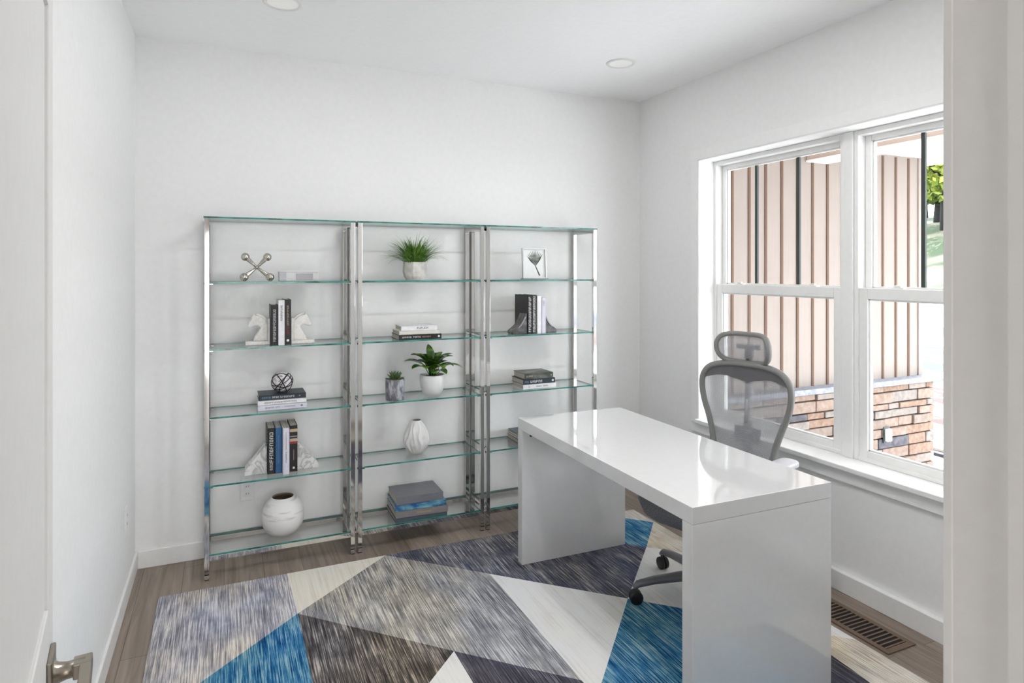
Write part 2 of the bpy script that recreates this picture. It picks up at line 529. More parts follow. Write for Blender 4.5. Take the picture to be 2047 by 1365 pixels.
b.box((DX1 + 0.02, YF - 0.12, 0), (XR, YF, ZC), M['wall'])
b.box((XL, YF - 0.12, 0), (DX0 - 0.02, YF, ZC), M['wall'])
b.box((DX0 - 0.02, YF - 0.12, DH + 0.02), (DX1 + 0.02, YF, ZC), M['wall'])
struct(b.build('wall_front'), 'white wall with the doorway the camera looks through', 'wall')
# door jamb with stop strip and casing
b = MB()
b.box((DX1, YF - 0.125, 0), (DX1 + 0.02, YF + 0.012, DH + 0.02), M['trim'], 0.002)
b.box((DX1 - 0.011, YF - 0.125, 0), (DX1, YF - 0.052, DH), M['trim'], 0.002)
b.box((DX1 - 0.003, YF + 0.004, 0), (DX1 + 0.004, YF + 0.013, DH), M['trim'], 0.001)
b.box((DX0 - 0.02, YF - 0.125, 0), (DX0, YF + 0.012, DH + 0.02), M['trim'], 0.002)
b.box((DX0, YF - 0.125, DH), (DX1, YF + 0.012, DH + 0.02), M['trim'], 0.002)
b.box((DX1 + 0.006, YF, 0), (DX1 + 0.07, YF + 0.012, DH + 0.07), M['trim'], 0.002)
struct(b.build('trim_1'), 'white painted jamb of the doorway with its stop strip', 'door jamb')
# baseboards
BH, BT = 0.090, 0.012
def baseboard(name, lo, hi, label):
    b = MB(); b.box(lo, hi, M['trim'], 0.003)
    return struct(b.build(name), label, 'baseboard')
baseboard('baseboard_left', (XL, YF, 0), (XL + BT, YB, BH), 'white baseboard along the wall by the open door')
baseboard('baseboard_back', (XL + BT, YB - BT, 0), (XR, YB, BH), 'white baseboard behind the bookcases')
baseboard('baseboard_right', (XR - 0.028, YF, 0), (XR, YB - BT, BH + 0.003), 'white baseboard under the window')

# hall behind the camera
b = MB()
b.box((-3.2, -3.6, 0), (-3.1, YF - 0.12, ZC), M['hall'])
b.box((-3.1, -3.6, 0), (XR + 0.17, -3.5, ZC), M['hall'])
b.box((XR + 0.07, -3.5, 0), (XR + 0.17, YF - 0.12, ZC), M['hall'])
b.box((-3.1, YF - 0.13, 0), (XL - 0.12, YF - 0.12, ZC), M['hall'])
struct(b.build('wall_hall'), 'beige hall walls behind the doorway', 'wall')
b = MB(); b.box((-3.2, -3.6, ZC), (XR + 0.17, YF - 0.12, ZC + 0.12), M['ceil'])
struct(b.build('ceiling_hall'), 'white hall ceiling behind the doorway', 'ceiling')

# ------------------------------------------------------------------ windows
CX = XR - 0.018
b = MB()   # casing, sill, apron, jamb extension
b.box((CX, WY1, WZ0 - 0.03), (XR, WY1 + 0.064, WZ1 + 0.066), M['trim'], 0.002)
b.box((CX, WY0 - 0.064, WZ0 - 0.03), (XR, WY0, WZ1 + 0.066), M['trim'], 0.002)
b.box((CX - 0.001, WY0 - 0.064, WZ1), (XR, WY1 + 0.064, WZ1 + 0.066), M['trim'], 0.002)
b.box((CX + 0.002, WY1 - 0.006, WZ0), (2.80, WY1 + 0.01, WZ1 + 0.006), M['trim'])
b.box((CX + 0.002, WY0 - 0.01, WZ0), (2.80, WY0 + 0.006, WZ1 + 0.006), M['trim'])
b.box((CX + 0.002, WY0, WZ1 - 0.006), (2.80, WY1, WZ1 + 0.01), M['trim'])
b.box((XR - 0.045, WY0 - 0.09, WZ0 - 0.024), (2.80, WY1 + 0.0, WZ0), M['trim'], 0.004)
b.box((CX, WY0 - 0.064, WZ0 - 0.085), (XR, WY1 + 0.064, WZ0 - 0.024), M['trim'], 0.002)
struct(b.build('trim_2'), 'white casing, sill and apron around the double window', 'window trim')
b = MB(); b.box((2.776, MULL0, WZ0), (2.88, MULL1, WZ1 - 0.006), M['vinyl'], 0.003)
struct(b.build('trim_3'), 'white mullion post between the two windows', 'window trim')

def window(name, y0, y1, label):
    w = thing(name, label, 'window', (2.83, (y0 + y1) / 2, WZ0), kind='structure')
    def L(m):   # world coordinates to local
        return m
    ox, oy, oz = w.location
    def bx(bb, lo, hi, m, bev=0.003):
        bb.box((lo[0] - ox, lo[1] - oy, lo[2] - oz), (hi[0] - ox, hi[1] - oy, hi[2] - oz), m, bev)
    f = MB()
    fw = 0.022
    bx(f, (2.788, y0, WZ0), (2.885, y0 + fw, WZ1 - 0.006), M['vinyl'])
    bx(f, (2.788, y1 - fw, WZ0), (2.885, y1, WZ1 - 0.006), M['vinyl'])
    bx(f, (2.788, y0 + fw, WZ1 - 0.03), (2.885, y1 - fw, WZ1 - 0.006), M['vinyl'])
    bx(f, (2.788, y0 + fw, WZ0), (2.885, y1 - fw, WZ0 + 0.02), M['vinyl'])
    f.build('window_frame', w)
    def sash(nm, x0, x1, za, zb, st, rb, rt):
        a, c = y0 + fw, y1 - fw
        s = MB()
        bx(s, (x0, a, za), (x1, a + st, zb), M['vinyl'])
        bx(s, (x0, c - st, za), (x1, c, zb), M['vinyl'])
        bx(s, (x0, a + st, za), (x1, c - st, za + rb), M['vinyl'])
        bx(s, (x0, a + st, zb - rt), (x1, c - st, zb), M['vinyl'])
        # glazing bead
        bd = 0.008
        xm = (x0 + x1) / 2
        for lo, hi in (((xm - 0.010, a + st, za + rb), (xm + 0.010, a + st + bd, zb - rt)), ((xm - 0.010, c - st - bd, za + rb), (xm + 0.010, c - st, zb - rt)),
                       ((xm - 0.010, a + st, za + rb), (xm + 0.010, c - st, za + rb + bd)), ((xm - 0.010, a + st, zb - rt - bd), (xm + 0.010, c - st, zb - rt))):
            bx(s, lo, hi, M['vinyl'], 0.002)
        so = s.build(nm, w)
        g = MB()
        bx(g, (xm - 0.002, a + st, za + rb), (xm + 0.002, c - st, zb - rt), M['pane'], 0)
        g.build('pane', so)
        return so, a + st, c - st, xm
    lo_s, a, c, xm = sash('lower_sash', 2.796, 2.834, WZ0 + 0.012, 1.434, 0.044, 0.04, 0.052)
    up_s, a, c, xm = sash('upper_sash', 2.840, 2.878, 1.392, WZ1 - 0.026, 0.032, 0.042, 0.03)
    gr = MB()
    for k in (1, 2):
        y = c + (a - c) * (0.285 if k == 1 else 0.655)
        bx(gr, (xm - 0.006, y - 0.009, 1.434), (xm + 0.006, y + 0.009, WZ1 - 0.056), M['bar'], 0)
    gr.build('window_bar', up_s)
    for k in (0.22, 0.78):
        y = y0 + (y1 - y0) * k
        l = MB()
        bx(l, (2.802, y - 0.028, 1.434), (2.83, y + 0.028, 1.441), M['vinyl'], 0.002)
        bx(l, (2.806, y - 0.012, 1.441), (2.82, y + 0.02, 1.450), M['vinyl'], 0.003)
        l.build('sash_lock', lo_s)
    return w
window('window_1', MULL1, WY1, 'white double-hung window behind the office chair, at the far end of the wall')
window('window_2', WY0, MULL0, 'white double-hung window nearer the doorway, trees showing through it')

# ------------------------------------------------------------------ door leaf with lever
dr = thing('door_1', 'white panelled door standing open with a satin nickel lever', 'door', (-0.2432, 1.2, 0), (0, 0, R(7.0)), kind='structure')
# local: x = face normal (into the room), y along the leaf (latch edge at y=0, hinge at y=-0.80)
b = MB()
DT = 0.035
def dbox(y0, y1, z0, z1, x0=-DT, x1=0.0, bev=0.002):
    b.box((x0, y0, z0), (x1, y1, z1), M['door'], bev)
dbox(-0.062, 0.0, 0.012, 2.03)
dbox(-0.80, -0.70, 0.012, 2.03)
dbox(-0.70, -0.062, 1.91, 2.03)
dbox(-0.70, -0.062, 0.012, 0.25)
dbox(-0.70, -0.062, 0.86, 1.02)
b.box((-DT + 0.005, -0.70, 0.25), (-0.005, -0.062, 0.86), M['door'])
b.box((-DT + 0.005, -0.70, 1.02), (-0.005, -0.062, 1.91), M['door'])
b.build('door_panel', dr)
b = MB()
zc = 0.925
b.box((0.0, -0.098, zc - 0.032), (0.007, -0.034, zc + 0.032), M['nickel'], 0.002)
lv = b.build('rose_plate', dr)
b = MB()
b.lathe([(0.020, 0.005), (0.0145, 0.012), (0.012, 0.022), (0.012, 0.045), (0.0, 0.045)], M['nickel'], 24, Matrix.Translation((0, -0.066, zc)) @ Matrix.Rotation(R(90), 4, 'Y'))
b.box((0.038, -0.175, zc - 0.011), (0.054, -0.052, zc + 0.011), M['nickel'], 0.002)
b.box((0.03, -0.08, zc - 0.0115), (0.054, -0.052, zc + 0.0115), M['nickel'], 0.002)
b.build('lever_handle', dr)

# ------------------------------------------------------------------ ceiling lights, outlets, floor vent
def downlight(x, y, label):
    t = thing('ceiling_light', label, 'ceiling light', (x, y, ZC), group='recessed ceiling lights')
    b = MB()
    b.lathe([(0.066, -0.004), (0.070, -0.007), (0.082, -0.006), (0.086, 0.0)], M['plate'], 40)
    b.build('trim_ring', t)
    b = MB()
    b.lathe([(0.0, -0.0035), (0.067, -0.0035)], M['lens'], 40)
    b.build('lens', t)
    return t
downlight(2.075, 3.078, 'round white recessed light in the ceiling near the window corner')
downlight(0.238, 3.0, 'round white recessed light at the top edge, above the bookcase with the round vase')

def outlet(loc, rz, label):
    t = thing('wall_outlet', label, 'outlet', loc, (0, 0, rz))
    b = MB(); b.box((-0.035, -0.006, -0.057), (0.035, 0.0, 0.057), M['plate'], 0.002); b.build('cover_plate', t)
    for dz in (0.02, -0.02):
        b = MB()
        b.box((-0.017, -0.008, dz - 0.014), (0.017, -0.005, dz + 0.014), M['plate'], 0.002)
        for dx in (-0.006, 0.006):
            b.box((dx - 0.0012, -0.0085, dz - 0.004), (dx + 0.0012, -0.0079, dz + 0.005), M['black'])
        b.build('socket', t)
outlet((0.115, YB, 0.33), 0, 'white wall outlet behind the bookcase, above the round vase')
outlet((XL, 3.385, 0.38), R(90), 'white wall outlet low on the bright wall by the corner')

vt = thing('floor_vent', 'brown metal floor vent between the rug and the baseboard', 'vent', (2.475, 1.94, 0.0))
b = MB()
vx, vy = 0.066, 0.235
b.box((-vx, -vy, 0.0005), (vx, vy, 0.003), M['vent_hole'])
b.build('duct_opening', vt)
b = MB()
b.box((-vx - 0.018, -vy - 0.022, 0), (-vx + 0.006, vy + 0.022, 0.006), M['vent'], 0.002)
b.box((vx - 0.006, -vy - 0.022, 0), (vx + 0.018, vy + 0.022, 0.006), M['vent'], 0.002)
b.box((-vx, -vy - 0.022, 0), (vx, -vy + 0.004, 0.006), M['vent'], 0.002)
b.box((-vx, vy - 0.004, 0), (vx, vy + 0.022, 0.006), M['vent'], 0.002)
b.build('vent_frame', vt)
b = MB()
n = 22
for i in range(n):
    y = -vy + (i + 0.5) * 2 * vy / n
    b.box((-vx, y - 0.0035, 0.003), (vx, y + 0.0035, 0.0055), M['vent'])
b.build('grille', vt)

# ------------------------------------------------------------------ rug
RX0, RX1, RY0, RY1 = -0.272, 2.355, 0.75, 3.355
RZ = 0.010
rug = MB()
def reg(m, *pts):
    rug.poly([(x, y, RZ) for x, y in pts], RUG[m])
reg('lav', (RX0, RY1), (RX0, 2.42), (0.295, 2.945), (0.285, RY1))
reg('cream', (0.285, RY1), (0.295, 2.945), (0.78, RY1))
reg('mid', (0.78, RY1), (0.295, 2.945), (0.831, 2.40), (1.2, 2.035), (1.205, 2.937))
reg('indigo', (0.78, RY1), (1.205, 2.937), (1.693, 2.455), (2.1, 2.87), (1.625, RY1))
reg('blue', (1.625, RY1), (2.1, 2.87), (2.345, 3.135), (2.135, RY1))
reg('beige', (2.135, RY1), (2.345, 3.135), (RX1, 3.125), (RX1, RY1))
reg('beige', (2.345, 3.135), (2.1, 2.87), (RX1, 2.615), (RX1, 3.125))
reg('white', (2.1, 2.87), (1.693, 2.455), (RX1, 1.795), (RX1, 2.615))
reg('white', (1.205, 2.937), (1.2, 2.035), (1.2, 1.93), (1.693, 2.455))
reg('blue', (1.693, 2.455), (1.2, 1.93), (1.2, 1.2), (1.9, 1.2), (1.9, 2.249))
reg('char', (1.9, 2.249), (1.9, 1.2), (2.12, 1.2), (2.19, 1.96))
reg('beige', (2.19, 1.96), (2.12, 1.2), (RX1, 1.2), (RX1, 1.795))
reg('brown', (0.295, 2.945), (0.295, 1.86), (0.831, 2.40))
reg('white', (0.831, 2.40), (0.295, 1.86), (0.295, 1.2), (0.831, 1.2))
reg('char', (0.831, 2.40), (0.831, 1.2), (1.2, 1.2), (1.2, 1.93), (1.2, 2.035))
reg('blue', (0.295, 2.945), (RX0, 2.42), (RX0, 1.86), (0.295, 1.86))
reg('lav', (RX0, 1.86), (RX0, 1.2), (0.295, 1.2), (0.295, 1.86))
reg('mid', (RX0, 1.2), (RX0, RY0), (RX1, RY0), (RX1, 1.2), (2.12, 1.2), (1.9, 1.2), (1.2, 1.2), (0.831, 1.2), (0.295, 1.2))
e = 0.004
for (x0, y0, x1, y1, dx, dy) in ((RX0, RY0, RX1, RY0, 0, -e), (RX1, RY0, RX1, RY1, e, 0), (RX1, RY1, RX0, RY1, 0, e), (RX0, RY1, RX0, RY0, -e, 0)):
    rug.poly([(x0, y0, RZ), (x0 + dx, y0 + dy, RZ * 0.6), (x1 + dx, y1 + dy, RZ * 0.6), (x1, y1, RZ)][::-1], RUG['lav'])
    rug.poly([(x0 + dx, y0 + dy, RZ * 0.6), (x0 + dx, y0 + dy, 0), (x1 + dx, y1 + dy, 0), (x1 + dx, y1 + dy, RZ * 0.6)][::-1], RUG['lav'])
bmesh.ops.recalc_face_normals(rug.bm, faces=rug.bm.faces)
for f in rug.bm.faces:
    if abs(f.normal.z) > 0.99 and f.normal.z < 0:
        f.normal_flip()
tag(rug.build('area_rug'), 'streaky grey, cream and blue area rug of triangles under the desk', 'rug')

# ------------------------------------------------------------------ desk
dk = thing('desk', 'white high-gloss waterfall desk with slab ends in front of the window', 'desk', (1.695, 2.316, RZ), (0, 0, R(-0.7)))
DW, DL, DHH = 0.624, 1.374, 0.745           # across (x), along (y), height above the rug
TT, LT = 0.056, 0.052
b = MB(); b.box((-DW / 2, -DL / 2, DHH - TT), (DW / 2, DL / 2, DHH), M['lacquer'], 0.0015); b.build('desk_top', dk)
for s in (-1, 1):
    y0, y1 = (DL / 2 - LT, DL / 2) if s > 0 else (-DL / 2, -DL / 2 + LT)
    b = MB(); b.box((-DW / 2, y0, 0), (DW / 2, y1, DHH - TT - 0.001), M['lacquer'], 0.0015); b.build('leg_panel', dk)
b = MB()
b.lathe([(0.0, 0.0012), (0.0075, 0.001), (0.008, 0.0)], M['black'], 16, Matrix.Translation((-DW / 2 + 0.05, DL / 2 - LT, DHH - TT - 0.030)) @ Matrix.Rotation(R(90), 4, 'X'))
b.build('screw_cap', dk)

# ------------------------------------------------------------------ bookcases
YFR, YBK = 3.460, 3.733
SH = [1.462, 1.132, 0.796, 0.461, 0.124]     # shelf tops
TOPZ = 1.784
PW = 0.023
GT = 0.008
def bookcase(x0, x1, label):
    w = x1 - x0
    t = thing('bookcase', label, 'bookcase', (x0, YFR, 0), group='chrome and glass bookcases')
    d = YBK - YFR
    c = M['chrome']
    for ix in (0, 1):
        for iy in (0, 1):
            xa = 0 if ix == 0 else w - PW
            ya = 0 if iy == 0 else d - PW
            p = MB(); p.box((xa, ya, 0.030), (xa + PW, ya + PW, TOPZ - GT), c, 0.0012); po = p.build('post', t)
            f = MB()
            f.box((xa + 0.001, ya + 0.001, 0.024), (xa + PW - 0.001, ya + PW - 0.001, 0.030), M['black'])
            f.box((xa, ya, 0.004), (xa + PW, ya + PW, 0.024), c, 0.001)
            f.box((xa + 0.001, ya + 0.001, 0.0), (xa + PW - 0.001, ya + PW - 0.001, 0.004), M['black'])
            f.build('foot', po)
    for ix in (0, 1):
        xa = 0 if ix == 0 else w - PW
        p = MB(); p.box((xa, PW, TOPZ - GT - PW), (xa + PW, d - PW, TOPZ - GT), c, 0.001); p.build('side_rail', t)
        zb = SH[4] - GT
        p = MB(); p.box((xa, PW, zb - PW), (xa + PW, d - PW, zb), c, 0.001); p.build('side_rail', t)
    for ya in (0, d - PW):
        zb = SH[4] - GT
        p = MB(); p.box((PW, ya, zb - PW), (w - PW, ya + PW, zb), c, 0.001); p.build('bottom_rail', t)
    def glass(name, xa, xb, ya, yb, z):
        g = MB()
        g.box((xa, ya, z - GT), (xb, yb, z), M['shelf'])
        k = g.mi(M['shelf_edge'])
        g.bm.normal_update()
        for fc in g.bm.faces:
            if abs(fc.normal.z) < 0.5:
                fc.material_index = k
        return g.build(name, t)
    glass('top_glass', -0.003, w + 0.003, -0.002, d + 0.002, TOPZ)
    for i, z in enumerate(SH):
        s = glass('glass_shelf', PW + 0.001, w - PW - 0.001, 0.004, d - 0.004, z)
        if i < 4:
            for xa in (PW, w - PW):
                for ya in (PW / 2, d - PW / 2):
                    q = MB()
                    x1_ = xa + (0.016 if xa == PW else -0.016)
                    q.box((min(xa, x1_), ya - 0.004, z - GT - 0.006), (max(xa, x1_), ya + 0.004, z - GT), c, 0.001)
                    q.build('shelf_pin', s)
    # seam screws on the outer side of the posts
    for ix in (0, 1):
        xs = -0.0015 if ix == 0 else w
        for z in SH[:4]:
            q = MB()
            q.box((xs, PW / 2 - 0.005, z - 0.012), (xs + 0.0015, PW / 2 + 0.005, z - 0.002), M['black'])
            q.build('screw_head', t)
    return t
bookcase(-0.089, 0.640, 'chrome and glass bookcase at the end by the bright wall, holding the round vase')
bookcase(0.655, 1.384, 'middle chrome and glass bookcase holding the three green plants')
bookcase(1.398, 2.150, 'chrome and glass bookcase nearest the window, partly behind the desk')

# ------------------------------------------------------------------ books
def title_marks(mb, t, h, runs, m_default, seed):
    """illegible letter marks running along the spine"""
    rnd = random.Random(seed)
    for run in runs:
        z, z1, size = run[0], run[1], run[2]
        mt = run[3] if len(run) > 3 else m_default
        xc = run[4] if len(run) > 4 else 0.5
        x0 = t * xc - size / 2
        while z < z1 - size * 0.3:
            wd = size * rnd.uniform(0.5, 0.85)
            st = max(0.0009, size * 0.17)
            y0, y1 = -0.0007, 0.0
            kind = rnd.randrange(4)
            mb.box((x0, y0, z), (x0 + size, y1, z + st), mt)
            if kind != 1:
                mb.box((x0, y0, z + wd - st), (x0 + size, y1, z + wd), mt)
            if kind in (0, 1, 3):
                mb.box((x0, y0, z), (x0 + st, y1, z + wd), mt)
            if kind in (2, 3):
                mb.box((x0 + size - st, y0, z), (x0 + size, y1, z + wd), mt)
            if kind == 1:
                mb.box((x0 + size / 2 - st / 2, y0, z), (x0 + size / 2 + st / 2, y1, z + wd), mt)
            z += wd + size * 0.28

def book(label, t, h, d, cover, loc, lying=False, yaw=0.0, runs=(), ink='ink_white', dot=None, bands=(), group=None, hard=True, seed=1, lean=0.0):
    rot = Euler((0, R(90) if lying else R(lean), 0)).to_matrix().to_4x4()
    rot = Matrix.Rotation(R(yaw), 4, 'Z') @ rot
    o = thing('book', label, 'book', loc, rot.to_euler(), group)
    cv = M[cover]
    ct = 0.0025 if hard else 0.0008
    ov = 0.003 if hard else 0.0
    b = MB()
    b.box((0, 0, 0), (ct, d, h), cv, 0.0006)
    b.box((t - ct, 0, 0), (t, d, h), cv, 0.0006)
    b.box((0, 0, 0), (t, ct, h), cv, 0.0008)
    for z0, z1, m in bands:
        b.box((-0.0003, -0.0005, z0), (t + 0.0003, 0.0, z1), M[m])
    b.build('cover', o)
    b = MB(); b.box((ct, ct, ov), (t - ct, d - ov, h - ov), M['paper']); b.build('pages', o)
    if runs or dot:
        b = MB()
        title_marks(b, t, h, runs, M[ink], seed)
        if dot:
            z, rr, mm = dot
            b.lathe([(0, 0.0007), (rr, 0.0007), (rr, 0)], M[mm], 16, Matrix.Translation((t / 2, 0, z)) @ Matrix.Rotation(R(90), 4, 'X'))
        b.build('spine_print', o)
    return o

A, B_, C_, D_, E_ = [z + 0.0006 for z in SH]
# --- bookcase 1, second shelf: three upright books between horse heads
g = 'upright books between the horse heads'
book('slim black upright book beside the horse head, first of three', 0.034, 0.208, 0.150, 'bk_black', (0.221, 3.512, B_), runs=((0.018, 0.19, 0.012),), ink='ink_white', seed=3)
book('thin white upright book between two black ones among the horse heads', 0.030, 0.232, 0.165, 'bk_white', (0.2555, 3.495, B_), runs=((0.125, 0.205, 0.009),), ink='ink_dark', seed=4, hard=False)
book('tall black upright book with red lettering by a horse head', 0.032, 0.235, 0.165, 'bk_black', (0.286, 3.503, B_), runs=((0.10, 0.205, 0.010, M['ink_tan']), (0.055, 0.092, 0.012, M['ink_red'])), dot=(0.022, 0.007, 'ink_white'), seed=5)

def horse_bookend(x, y, z, flip, label):
    t = thing('horse_bookend', label, 'bookend', (x, y, z), (0, 0, 0))
    s = -1 if flip else 1
    def P(pts):
        q = [(s * a, c) for a, c in pts]
        return q if s > 0 else q[::-1]
    m = M['marble']
    b = MB()
    b.prism(P([(0.0, 0.0), (0.118, 0.0), (0.118, 0.018), (0.0, 0.018)]), 1, -0.032, 0.040, m, 0.002)
    b.prism(P([(0.0, 0.018), (0.012, 0.018), (0.012, 0.136), (0.0, 0.136)]), 1, -0.030, 0.038, m, 0.001)
    b.build('base', t)
    neck = [(0.012, 0.018), (0.082, 0.018), (0.074, 0.04), (0.06, 0.062), (0.046, 0.085), (0.05, 0.093), (0.058, 0.098), (0.068, 0.099), (0.08, 0.094), (0.09, 0.09),
            (0.101, 0.089), (0.107, 0.098), (0.104, 0.108), (0.094, 0.126), (0.084, 0.146), (0.078, 0.152), (0.075, 0.164), (0.069, 0.153), (0.058, 0.152), (0.04, 0.146), (0.022, 0.130), (0.012, 0.108)]
    b = MB()
    b.prism(P(neck), 1, -0.018, 0.026, m, 0.006, smooth=True)
    b.build('horse_head', t)
    b = MB()
    mane = [(0.012, 0.104), (0.02, 0.126), (0.04, 0.144), (0.062, 0.154), (0.066, 0.162), (0.05, 0.158), (0.032, 0.150), (0.016, 0.136), (0.012, 0.128)]
    b.prism(P(mane), 1, -0.010, 0.018, m, 0.002)
    b.build('mane', t)
    return t
horse_bookend(0.3215, 3.56, B_, False, 'white marble horse head bookend looking toward the window')
horse_bookend(0.2185, 3.585, B_, True, 'white marble horse head bookend looking toward the bright wall')

# --- bookcase 1, top shelf
t = thing('jack_sculpture', 'silver jack sculpture of crossed bars with ball ends on the highest shelf', 'sculpture', (0.155, 3.56, A))
b = MB()
ctr = Vector((0, 0, 0.072))
rb = 0.0215
for v in ((-0.062, -0.02, -0.0505), (0.062, -0.022, -0.0505), (-0.055, 0.018, 0.054), (0.052, 0.02, 0.054)):
    v = Vector(v)
    e_ = ctr + v
    b.tube([ctr, ctr + v * 0.35, ctr + v * 0.8, ctr + v * 0.92], [0.006, 0.008, 0.0125, 0.014], M['silver'], 14)
    b.ball(e_, rb, M['silver'], 22)
b.ball(ctr, 0.009, M['silver'], 14)
b.build('crossed_bars', t)

t = thing('decorative_box', 'low pale grey decorative box beside the silver jack', 'box', (0.262, 3.55, A))
b = MB(); b.box((0, -0.03, 0), (0.196, 0.07, 0.048), M['acrylic'], 0.003); b.build('body', t)
b = MB(); b.box((0.084, -0.0325, 0.007), (0.168, -0.028, 0.040), M['pewter'], 0.001); b.build('inlay', t)
b = MB(); b.box((0.0, -0.0325, 0.0), (0.033, -0.0295, 0.048), M['pewter'], 0.001); b.build('inlay', t)
b = MB(); b.box((-0.002, -0.032, 0.048), (0.198, 0.072, 0.053), M['pot_white'], 0.001); b.build('lid', t)

# --- bookcase 1, third shelf: three lying books with a ball
book('white lying book under two others, below the patterned ball', 0.028, 0.240, 0.155, 'bk_lilac', (0.158, 3.512, C_ + 0.028), lying=True, yaw=0.5, runs=((0.035, 0.075, 0.008), (0.085, 0.105, 0.007), (0.13, 0.185, 0.007)), ink='ink_grey', dot=(0.215, 0.006, 'ink_grey'), seed=11)
book('pale lying book in the middle of the stack below the patterned ball', 0.024, 0.238, 0.155, 'bk_white', (0.158, 3.512, C_ + 0.052), lying=True, yaw=0.0, runs=((0.03, 0.19, 0.008),), ink='ink_grey', seed=12)
book('dark lying book on top of its stack, directly under the patterned ball', 0.026, 0.232, 0.155, 'bk_navy', (0.162, 3.516, C_ + 0.078), lying=True, yaw=0.0, runs=((0.016, 0.055, 0.009, M['ink_blue']), (0.065, 0.095, 0.009), (0.105, 0.17, 0.009)), ink='ink_white', dot=(0.2, 0.004, 'ink_grey'), seed=13)
t = thing('decorative_ball', 'black and white patterned ball resting on the stacked books', 'ornament', (0.281, 3.585, C_ + 0.078))
b = MB(); b.ball((0, 0, 0.054), 0.0535, M['ball_white'], 32); b.build('ball', t)
b = MB()
rr = 0.054
rndb = random.Random(4)
for nrm in ((1, 0.2, 0.55), (0.5, 0.3, -1), (-0.6, -0.5, 1), (-1, 0.35, 0.5), (0.25, 1, 0.25), (0.9, -0.2, -0.75), (0.1, -0.75, 0.9)):
    nv = Vector(nrm).normalized()
    u = nv.orthogonal().normalized(); v = nv.cross(u)
    off = rndb.uniform(-0.32, 0.32) * rr
    rc = math.sqrt(rr * rr - off * off)
    b.tube([Vector((0, 0, 0.054)) + nv * off + u * (rc * math.cos(a)) + v * (rc * math.sin(a)) for a in [2 * PI * i / 40 for i in range(40)]], 0.0026, M['ball_dark'], 6, closed=True)
b.build('dark_bands', t)
b = MB(); b.lathe([(0.0, 0.0), (0.026, 0.0), (0.028, 0.004), (0.02, 0.008), (0.0, 0.009)], M['ball_dark'], 24); b.build('ring_stand', t)

# --- bookcase 1, fourth shelf
book('thick black upright book between the marble wedges, first of four', 0.037, 0.238, 0.165, 'bk_black', (0.205, 3.533, D_), runs=((0.02, 0.05, 0.014), (0.06, 0.225, 0.018)), ink='ink_white', seed=21)
book('blue upright book beside the thick black one between marble wedges', 0.033, 0.238, 0.165, 'bk_blue', (0.2425, 3.530, D_), runs=((0.05, 0.2, 0.006),), ink='ink_blue', seed=22)
book('white upright book between blue and black ones on the marble wedge shelf', 0.033, 0.240, 0.20, 'bk_lilac', (0.277, 3.492, D_), runs=((0.06, 0.12, 0.007), (0.13, 0.22, 0.006, M['ink_tan'])), ink='ink_grey', seed=23)
book('black upright book with tan bands between white book and marble wedge', 0.038, 0.242, 0.165, 'bk_black', (0.3145, 3.530, D_), runs=((0.06, 0.115, 0.004),), ink='ink_tan', bands=((0.208, 0.224, 'ink_tan'), (0.182, 0.188, 'ink_grey'), (0.158, 0.174, 'ink_tan'), (0.146, 0.157, 'ink_red')), dot=(0.02, 0.006, 'ink_white'), seed=24)
def wedge_bookend(x, y, z, s, label):
    t = thing('wedge_bookend', label, 'bookend', (x, y, z))
    def P(p):
        q = [(s * a, c) for a, c in p]
        return q if s > 0 else q[::-1]
    b = MB(); b.prism(P([(0, 0), (0.105, 0), (0.105, 0.026), (0.008, 0.142), (0, 0.142)]), 1, -0.045, 0.04, M['marble_vein'], 0.002); b.build('wedge', t)
    b = MB(); b.prism(P([(0.078, 0), (0.108, 0), (0.108, 0.02), (0.078, 0.02)]), 1, -0.047, -0.045, M['marble'], 0.0005); b.build('base_strip', t)
wedge_bookend(0.2040, 3.60, D_, -1, 'triangular marble bookend leaning on the thick black book')
wedge_bookend(0.3535, 3.60, D_, 1, 'triangular grey veined marble bookend beside the banded black book')

# --- bookcase 1, floor shelf: round vase
t = thing('round_vase', 'round white brushed clay vase on the lowest glass shelf', 'vase', (0.284, 3.585, E_))
b = MB()
prof = [(0.0, 0.0), (0.05, 0.0), (0.066, 0.006), (0.086, 0.026), (0.102, 0.056), (0.108, 0.09), (0.105, 0.122), (0.094, 0.154), (0.076, 0.180), (0.0575, 0.196), (0.054, 0.198)]
b.lathe(prof, M['vase_brush'], 48)
b.build('body', t)
b = MB(); b.lathe([(0.0545, 0.198), (0.052, 0.196), (0.064, 0.18), (0.08, 0.15), (0.09, 0.10), (0.08, 0.05), (0.0, 0.03)], M['vase_dark'], 48); b.build('inside', t)

# --- bookcase 2
def blade_strip(b, base, dirv, length, width, droop, m, n=7, fold=0.0, curl=0.0):
    d = Vector((dirv[0], dirv[1], 0))
    if d.length < 1e-6: d = Vector((1, 0, 0))
    d.normalize()
    side = Vector((-d.y, d.x, 0))
    rise = dirv[2]
    rows = []
    p = Vector(base)
    ang = rise
    for i in range(n + 1):
        tt = i / n
        wv = width * (math.sin(PI * min(1, 0.12 + 0.88 * tt)) ** 0.7 if curl else (1 - tt) ** 0.6 * min(1, 0.5 + 2 * tt))
        wv = max(wv, width * 0.03)
        up = Vector((-d.x * math.sin(ang), -d.y * math.sin(ang), math.cos(ang)))
        rows.append([p + side * (-wv / 2) + up * (fold * wv), p.copy(), p + side * (wv / 2) + up * (fold * wv)])
        p = p + (d * math.cos(ang) + Vector((0, 0, 1)) * math.sin(ang)) * (length / n)
        ang -= droop / n
    b.grid(rows, m)

